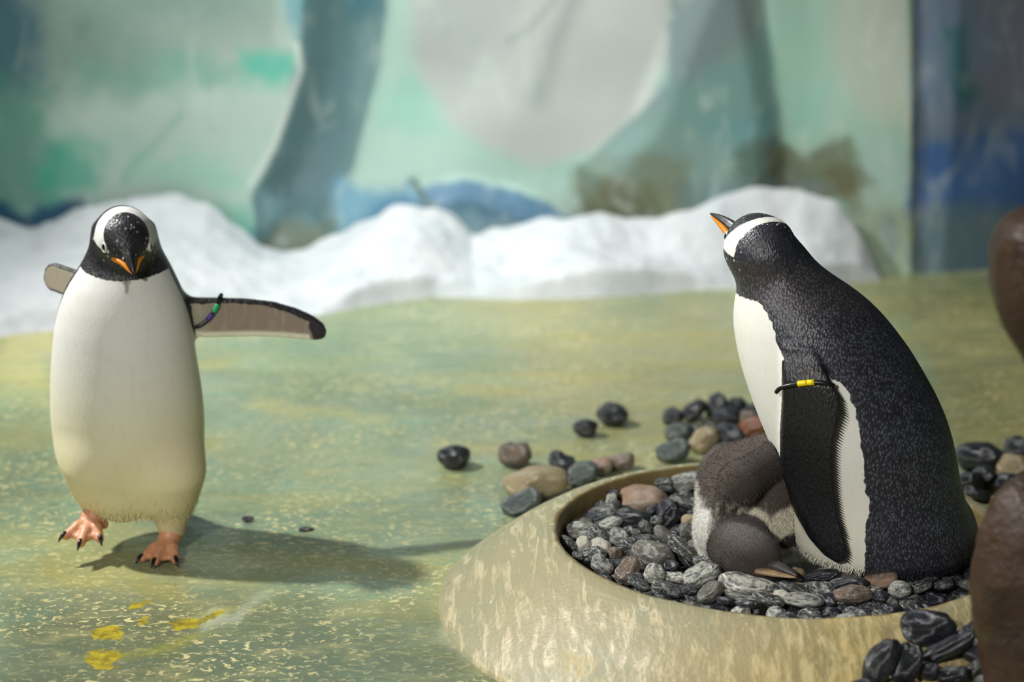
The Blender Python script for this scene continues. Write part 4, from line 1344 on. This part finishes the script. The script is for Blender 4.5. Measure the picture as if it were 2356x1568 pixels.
def walking_penguin():
    Y0 = 3.09
    rows = [(1178, 262, 330), (1170, 232, 400), (1160, 222, 425), (1150, 204, 436), (1130, 176, 444), (1100, 158, 455), (1060, 141, 463), (1020, 128, 468), (1000, 125, 469), (950, 120, 468), (900, 119, 463), (850, 120, 455), (800, 123, 447),
            (750, 128, 440), (700, 138, 430), (660, 152, 415), (640, 163, 405), (620, 178, 396), (600, 190, 386), (580, 200, 374), (560, 208, 366), (540, 213, 358), (520, 220, 350)]
    T = Torso(rows, Y0, .86, math.radians(86))
    T.f = np.array([.10, -.995]); T.l = np.array([.995, .10])
    root = thing('gentoo_penguin', (T.cx[20], Y0, 0), 'white-bellied gentoo penguin walking with one foot lifted and flippers spread', 'penguin')
    hc = on_y(285, 540, Y0 - .03)
    tip = on_y(308, 628, Y0 - .118)
    fwd = unit(on_y(303, 612, Y0 - .118) - hc)
    Fr = frame(fwd, (0, 0, 1))
    G = Grid((-.95, Y0 - .19, -.0), (-.30, Y0 + .26, hc[2] + .09), .0032)
    t = T.field(G.X, G.Y, G.Z)
    hd = head_field(G.X, G.Y, G.Z, hc, Fr, 1.02)
    # chin sits above the chest: blend
    F = smin(t, hd, .03)
    # thighs
    aR = on_y(228, 1150, Y0 - .03); aRb = on_y(226, 1178, Y0 - .05)
    F = smin(F, cap(G.X, G.Y, G.Z, on_y(232, 1070, Y0 - .050), aR, .058, .025), .045)
    F = smin(F, ell(G.X, G.Y, G.Z, on_y(285, 1125, Y0 - .01), (.05, .08, .055)), .03)
    aL = on_y(392, 1095, Y0 - .046); aLb = on_y(396, 1212, Y0 - .03)
    F = smin(F, cap(G.X, G.Y, G.Z, aL, aLb, .060, .027), .045)
    # tail
    F = smin(F, cap(G.X, G.Y, G.Z, (T.cx[10], Y0 + .06, .20), (T.cx[10] + .01, Y0 + .17, .07), .05, .014), .04)
    # spread flipper (bird's left)
    YL = Y0 + .02
    pol_px = [(400, 672), (425, 682), (440, 686), (500, 690), (560, 695), (620, 705), (670, 722), (710, 742), (735, 762), (743, 780), (740, 795), (725, 800), (700, 797), (640, 788), (580, 782), (520, 780), (470, 778), (448, 772), (432, 757), (410, 735)]
    pol = [tuple(on_y(a, b, YL)[[0, 2]]) for a, b in pol_px]
    x0 = pol[0][0]
    d2 = poly_sdf(G.X + 0 * G.Z, G.Z + 0 * G.X, pol)
    plane = YL + .25 * (G.X - x0)            # swept a little backwards
    thick = .0075 - .012 * np.clip(G.X - x0, 0, .27)
    fl = np.maximum(d2 + .003, np.abs(G.Y - plane) - thick) - .003
    F = smin(F, fl, .016)
    # flipper swept behind (bird's right)
    rt, tp = on_y(215, 668, Y0 + .05), on_y(106, 630, Y0 + .13)
    ax = unit(tp - rt); Lr = np.linalg.norm(tp - rt)
    wid = unit(np.cross(ax, unit(np.cross(ax, (0.25, 0, 1)))))
    nrm = np.cross(ax, wid)
    def fl2(X, Y, Z):
        dx, dy, dz = X - rt[0], Y - rt[1], Z - rt[2]
        u = dx * ax[0] + dy * ax[1] + dz * ax[2]; v_ = dx * wid[0] + dy * wid[1] + dz * wid[2]; w_ = dx * nrm[0] + dy * nrm[1] + dz * nrm[2]
        uu = np.clip(u, 0, Lr - .026)
        return np.maximum(np.sqrt((u - uu) ** 2 + v_ ** 2) - .0245, np.abs(w_) - .005) - .002, w_, u, v_
    F = smin(F, fl2(G.X, G.Y, G.Z)[0], .012)
    V, Q = surface_nets(F, G.lo, G.h, 3)
    x, y, z = V.T
    phi, h = T.phi(x, y, z)
    hf = head_field(x, y, z, hc, Fr, 1.02); tf = T.field(x, y, z)
    def zr(py, yy=Y0 - .10): return on_y(290, py, yy)[2]
    bz = [(1180, 128), (1100, 122), (1000, 112), (850, 104), (800, 96), (760, 88), (700, 80), (650, 75)]
    zz = np.array([zr(a, Y0) for a, b in bz]); bb = np.array([b for a, b in bz], float); o = np.argsort(zz)
    dark = np.radians(np.abs(phi) - np.interp(z, zz[o], bb[o])) * h
    # throat line: dips in the middle, rises to the sides
    side = np.clip(np.abs(x - hc[0] - .004) / .115, 0, 1.3)
    nl = zr(653) + .030 * side ** 2.0
    # little grey notch on the breast
    notch = np.abs(x - on_y(286, 670, Y0 - .1)[0]) - .006 * np.clip((z - zr(690)) / (zr(650) - zr(690)), 0, 1)
    dark = np.maximum(dark, (z - nl))
    q = head_local(V, hc, Fr, 1.02)
    pt = head_patch(q, .025, .015, .027, .040) * 1.02
    onhead = hf < .012
    dark = np.where(onhead, np.minimum(dark, pt), dark)
    cd = np.tile(lin((44, 42, 46)), (len(V), 1))
    cw = np.tile(lin((230, 230, 226)), (len(V), 1))
    low = sstep(zr(760), zr(1130), z)  # yellow bounce from the floor, put into the lower belly colour
    cw += (low * .8)[:, None] * (lin((230, 218, 162)) - cw)
    inn = (notch < 0) & (y < Y0) & (z > zr(690)) & (z < zr(645))
    cw = np.where(inn[:, None], cw * .42, cw)
    # spread flipper colours
    pl = YL + .25 * (x - x0)
    fd2 = poly_sdf(x, z, pol)
    isL = (fd2 < .006) & (np.abs(y - pl) < .02) & (tf > .004) & (x > x0)
    u = (x - on_y(430, 700, YL)[0]) / (on_y(743, 780, YL)[0] - on_y(430, 700, YL)[0])
    top_line = np.interp(x, [p[0] for p in pol[:11]], [p[1] for p in pol[:11]])
    bot_line = np.interp(x, [p[0] for p in pol[10:]][::-1], [p[1] for p in pol[10:]][::-1])
    fromtop = top_line - z; frombot = z - bot_line
    under = np.tile(lin((150, 134, 122)), (len(V), 1))
    under += (1 - sstep(-.05, .28, u))[:, None] * (lin((178, 176, 152)) - under) * .8
    under += ((1 - sstep(.008, .014, frombot)) * (u < .88))[:, None] * (lin((236, 232, 206)) - under)
    cw = np.where(isL[:, None], under, cw)
    edge = .0055 + .004 * (1 - np.clip(u * 3, 0, 1)) + .010 * np.clip(u, 0, 1) ** 2 + (fbm(x * 60, y * 20, z * 60, 3) - .5) * .008
    dk = np.maximum(edge - fromtop, (u - .885) * .24 + (frombot - .02) * .25 + (fbm(x * 90, y * 9, z * 90, 4) - .5) * .012)
    dk = np.maximum(dk, (y - pl - .005) * 2)
    dark = np.where(isL, dk, dark)
    f2, w2, u2, v2 = fl2(x, y, z)
    isR = (f2 < .004) & (tf > .006) & ~onhead
    cw = np.where(isR[:, None], lin((170, 160, 142))[None], cw)
    facing = (V - rt) @ nrm
    sg = 1 if np.dot(nrm, np.array([0, -1, 0])) > 0 else -1
    rim = np.sqrt(np.maximum(u2 - (Lr - .026), 0) ** 2 + v2 ** 2) - .0215
    dark = np.where(isR, np.maximum(rim, -sg * facing - .001), dark)
    dark = np.clip(dark, -.02, .02)
    o_ = part('body', V, Q, M_BIRD_B, root); me = o_.data
    add_float(me, 'dark', dark)
    add_float(me, 'ragged', np.where(onhead, .003, np.where(isL | isR, .003, .006)))
    face = onhead & (q[:, 0] > .0)
    add_float(me, 'fleck', np.where(onhead, .5, 1.0))
    add_float(me, 'speck', np.where(face, .9, np.where(onhead, .5, 0)))
    add_color(me, 'Cd', cd); add_color(me, 'Cw', cw)
    make_bill(root, hc + Fr[0] * .058 - Fr[2] * .003, tip, Fr[2], .031, .027, .003)
    eyes(root, V, hc, Fr, 1.12, fwd=.046, upv=.004)
    # feet
    an = on_y(390, 1243, Y0 - .045)
    toesL = [on_z(328, 1283, .010), on_z(356, 1292, .010), on_z(404, 1287, .010)]
    foot_mesh(root, on_y(397, 1196, Y0 - .03), an, toesL, on_z(398, 1262, .012), .021, .019)
    ar = on_y(213, 1196, Y0 - .055)
    toesR = [on_y(152, 1232, Y0 - .10), on_y(186, 1248, Y0 - .115), on_y(229, 1238, Y0 - .10)]
    foot_mesh(root, on_y(228, 1150, Y0 - .04), ar, toesR, on_y(240, 1206, Y0 - .05), .021, .0195)
    # loose feathers along the hem of the belly and thighs
    vs, fs, cs = [], [], []
    m = np.where((z < zr(1135)) & (z > .07) & (y < Y0 + .03))[0]
    for i in rng.choice(m, 1500):
        p = V[i]
        if random.random() > np.clip((zr(1130) - z[i]) / .06, 0, 1) ** 2: continue
        ln = random.uniform(.005, .012)
        ang = math.atan2(p[1] - Y0, p[0] - T.cx[10])
        out = np.array([math.cos(ang), math.sin(ang), 0])
        tp_ = p + out * ln * random.uniform(.0, .22) + np.array([random.uniform(-.003, .003), 0, -ln])
        sd_ = np.array([-out[1], out[0], 0]) * .0009
        n0 = len(vs)
        vs += [p - sd_, p + sd_, tp_]; fs.append((n0, n0 + 1, n0 + 2)); cs += [cw[i]] * 3
    sh = NT('belly_hem_down'); shm = sh.out(sh.attr('Col'), .6, .3)
    fr = part('belly_feather_fringe', np.array(vs), fs, shm, root, smooth=False); fr['kind'] = 'stuff'
    add_color(fr.data, 'Col', np.array(cs))
    # beaded band round the flipper
    arc = [(503, 687), (499, 704), (489, 722), (474, 739), (458, 749), (444, 752)]
    fp = lambda a, b, off: on_y(a, b, YL) + np.array([0, .25 * (on_y(a, b, YL)[0] - x0) + off, 0])
    pts = [fp(a, b, -.013) for a, b in arc]
    back = [fp(444, 756, .0), fp(452, 752, .013), fp(474, 735, .014), fp(492, 708, .014), fp(503, 688, .012), fp(505, 683, 0)]
    loop = np.array(pts + back + [pts[0]])
    tt = np.linspace(0, 1, 60); t0 = np.linspace(0, 1, len(loop))
    lp = np.stack([np.interp(tt, t0, loop[:, k]) for k in range(3)], 1)
    v, f = tube(list(lp), [.0036] * len(lp), 10, caps=False)
    band = part('flipper_band', v, f, M_BAND, root)
    v, f = tube(list(lp[4:10]), [.0046] * 6, 12); part('bead', v, f, M_GRN, root, band)
    v, f = tube(list(lp[10:15]), [.0046] * 5, 12); part('bead', v, f, M_PUR, root, band)
    return root
walking_penguin()

# ---------------------------------------------------------------- chick
def chick():
    Yc = 2.83
    root = thing('penguin_chick', tuple(on_z(1700, 1290, .09)), 'fluffy grey-brown penguin chick lying with head down beside the sitting penguin', 'penguin chick')
    bc = on_y(1716, 1150, Yc)
    hcen = on_y(1716, 1266, 2.70)
    G = Grid((bc[0] - .16, 2.56, .06), (bc[0] + .17, 3.00, bc[2] + .15), .0026)
    X, Y, Z = G.X, G.Y, G.Z
    body = ell(X, Y, Z, bc, (.083, .105, .100))
    rump = ell(X, Y, Z, on_y(1672, 1098, Yc + .05), (.046, .07, .052))
    low = ell(X, Y, Z, on_y(1672, 1225, Yc - .05), (.052, .07, .062))
    low2 = ell(X, Y, Z, on_y(1760, 1200, Yc - .02), (.06, .07, .07))
    shoulder = ell(X, Y, Z, on_y(1775, 1100, Yc - .01), (.055, .09, .075))
    F = smin(smin(smin(smin(body, rump, .025), low, .03), low2, .03), shoulder, .03)
    # flipper/back fold
    a, b, c_ = on_y(1790, 1050, Yc - .075), on_y(1700, 1110, Yc - .105), on_y(1660, 1200, Yc - .100)
    fold = smin(cap(X, Y, Z, a, b, .030, .030), cap(X, Y, Z, b, c_, .030, .020), .02)
    F = smin(F, fold, .010)
    hfw = unit(on_y(1832, 1330, 2.635) - hcen)
    Fr = frame(hfw, (0, -.25, 1))
    hd = ell(X, Y, Z, hcen, (.060, .046, .050), Fr)
    hd = smin(hd, cap(X, Y, Z, hcen + Fr[0] * .03 - Fr[2] * .006, hcen + Fr[0] * .064 - Fr[2] * .008, .028, .012), .02)
    F = smin(F, cap(X, Y, Z, on_y(1655, 1215, Yc - .085), hcen - Fr[0] * .02, .040, .040), .025)
    F = smin(F, hd, .010)
    F = np.maximum(F, .001 - TA.field(X, Y, Z))      # nestles against the parent, tucked in behind its flank
    zc = np.clip(Z, TA.z[0], TA.z[-1])
    edge_x = np.interp(zc, TA.z, TA.cx) - np.interp(zc, TA.z, TA.h)
    F = np.maximum(F, np.minimum(X - edge_x - .004, np.interp(zc, TA.z, TA.cy) + .005 - Y))
    V, Q = surface_nets(F, G.lo, G.h, 2)
    V[:, 2] = np.maximum(V[:, 2], .097)
    x, y, z = V.T
    hv = ell(x, y, z, hcen, (.060, .046, .050), Fr)
    ish = (hv < .010)
    # colours: brown-grey down; white belly down on the outer side and throat
    C = np.tile(lin((84, 74, 67)), (len(V), 1))
    n = fbm(x * 40, y * 40, z * 40, 8)
    dr = ell(x, y, z, on_y(1672, 1098, Yc + .05), (.046, .07, .052))
    C += ((1 - sstep(-.004, .012, dr)) * .8)[:, None] * (lin((150, 146, 138)) - C)
    fd = np.minimum(cap(x, y, z, a, b, .030, .030), cap(x, y, z, b, c_, .030, .020))
    C += ((1 - sstep(-.002, .010, fd)) * .75)[:, None] * (lin((42, 35, 31)) - C)
    left = on_y(1622, 1200, Yc)[0]
    px_, py_ = to_px(x, y, z)
    bodyhx = (bc[0] - x) / .083
    zl = (bc[2] + .01 - z)
    white = sstep(.84, 1.02, bodyhx + zl * 3.2 - .0 + (n - .5) * .3) * (zl > -.02)
    white *= ~ish
    C += (white * .95)[:, None] * (lin((224, 222, 214)) - C)
    # pale throat and breast on the brood side
    tb = ell(x, y, z, on_y(1822, 1200, Yc - .07), (.052, .08, .040))
    rim_w = np.where((x > hcen[0] - .015) & (z > hcen[2] - .01), np.abs(hv - .016) - .007, 1)
    tb = np.minimum(tb, rim_w)
    tb2 = ell(x, y, z, on_y(1815, 1290, Yc - .09), (.034, .07, .040))
    tm = np.maximum(1 - sstep(-.006, .004, tb + (n - .5) * .01), 1 - sstep(-.006, .004, tb2)) * ~ish
    C += (tm * .95)[:, None] * (lin((236, 229, 206)) - C)
    wg = ell(x, y, z, on_y(1824, 1250, Yc - .09), (.024, .06, .015))
    C += ((1 - sstep(-.003, .003, wg)) * ~ish)[:, None] * (lin((48, 40, 36)) - C)
    # grizzled neck above the head
    nk = np.clip(1 - np.abs(hv - .026) / .018, 0, 1) * ~ish * (tm < .3) * (white < .3)
    C += (nk * sstep(.40, .62, fbm(x * 160, y * 160, z * 160, 31, 2)) * .8)[:, None] * (lin((150, 140, 130)) - C)
    ch = sstep(.2, .9, (q_ := head_local(V, hcen, Fr))[:, 2] / .05)
    C = np.where(ish[:, None], lin((66, 57, 51))[None] + (ch * .07)[:, None] + ((n - .5) * .03)[:, None], C)
    C = np.clip(C, 0.004, 1)
    s = NT('chick_down')
    nn = s.noise(s.coord('Object'), 420, 3, .7)
    c = s.mix(s.mapr(nn, .4, .7, 0, .35), s.attr('Col'), L4(120, 112, 104))
    s.bump(nn, .9, .004)
    md = s.out(s.attr('Col'), .85, .1, Sheen_Weight=.15)
    body_o = part('body', V, Q, md, root)
    add_color(body_o.data, 'Col', C)
    # downy coat: fine blades all over
    me = body_o.data
    nrm = np.zeros(len(V) * 3, np.float32); me.vertices.foreach_get('normal', nrm); nrm = nrm.reshape(-1, 3).astype(float)
    k = 42000
    idx = rng.integers(0, len(V), k)
    P = V[idx] + rng.normal(0, .0011, (k, 3)); N = nrm[idx]
    ln = np.where(ish[idx], .0032, .0062) * rng.uniform(.6, 1.25, k)
    rd = rng.normal(0, 1, (k, 3)); tg = rd - N * (rd * N).sum(1)[:, None]; tg /= np.linalg.norm(tg, axis=1)[:, None] + 1e-9
    grav = np.array([0, 0, -.55])[None]
    tipv = P + (N * .75 + tg * .35 + grav * .6) * ln[:, None]
    sd = np.cross(N, tg) * .00042
    B0 = P - N * .001
    VV = np.concatenate([B0 - sd, B0 + sd, tipv])
    FF = np.stack([np.arange(k), np.arange(k) + k, np.arange(k) + 2 * k], 1)
    hair = part('down_coat', VV, FF, md, root, smooth=False); hair['kind'] = 'stuff'
    lc = np.clip(C[idx] * rng.uniform(.8, 1.35, (k, 1)), 0, 1)
    add_color(hair.data, 'Col', np.concatenate([lc, lc, lc]))
    # bill
    n_ = 16
    def bill_half(p0, p1, w0, h0, lift):
        Fb = frame(p1 - p0, (0, -.25, 1)); vs = []
        for t in np.linspace(0, 1, n_):
            k = (1 - t) ** .7 + .10
            c0 = p0 + (p1 - p0) * t + Fb[2] * lift * math.sin(t * PI)
            for j in range(16):
                th = 2 * PI * j / 16
                vs.append(c0 + Fb[1] * w0 * k * math.cos(th) + Fb[2] * h0 * k * math.sin(th))
        fs = [tuple(f) for f in grid_faces(n_, 16, True)] + [tuple(range(16)), tuple((n_ - 1) * 16 + j for j in range(16))[::-1]]
        return np.array(vs), fs
    tip = on_y(1836, 1325, 2.622)
    v, f = bill_half(on_y(1768, 1294, 2.662), tip, .012, .0095, .002)
    tag(part('upper_bill', v, f, M_CHICKBILL, root), 'dark upper half of the bill')
    v, f = bill_half(on_y(1742, 1308, 2.656), tip + np.array([-.002, -.001, -.002]), .011, .0062, -.001)
    tag(part('lower_bill', v, f, M_CHICKBILLL, root), 'pale brown lower half of the bill')
    # closed eye: a thin dark lid line on the near side
    lid = []
    for t in np.linspace(-1, 1, 9):
        d = -Fr[1] if Fr[1][1] > 0 else Fr[1]
        pp = on_surface(V, hcen, d * .05 + Fr[0] * (.022 + .010 * t) + Fr[2] * (-.006 - .0015 * (1 - t * t)))
        lid.append(pp)
    v, f = tube(lid, [.0012] * 9, 8); part('eyelid', v, f, M_CLAW, root)
chick()
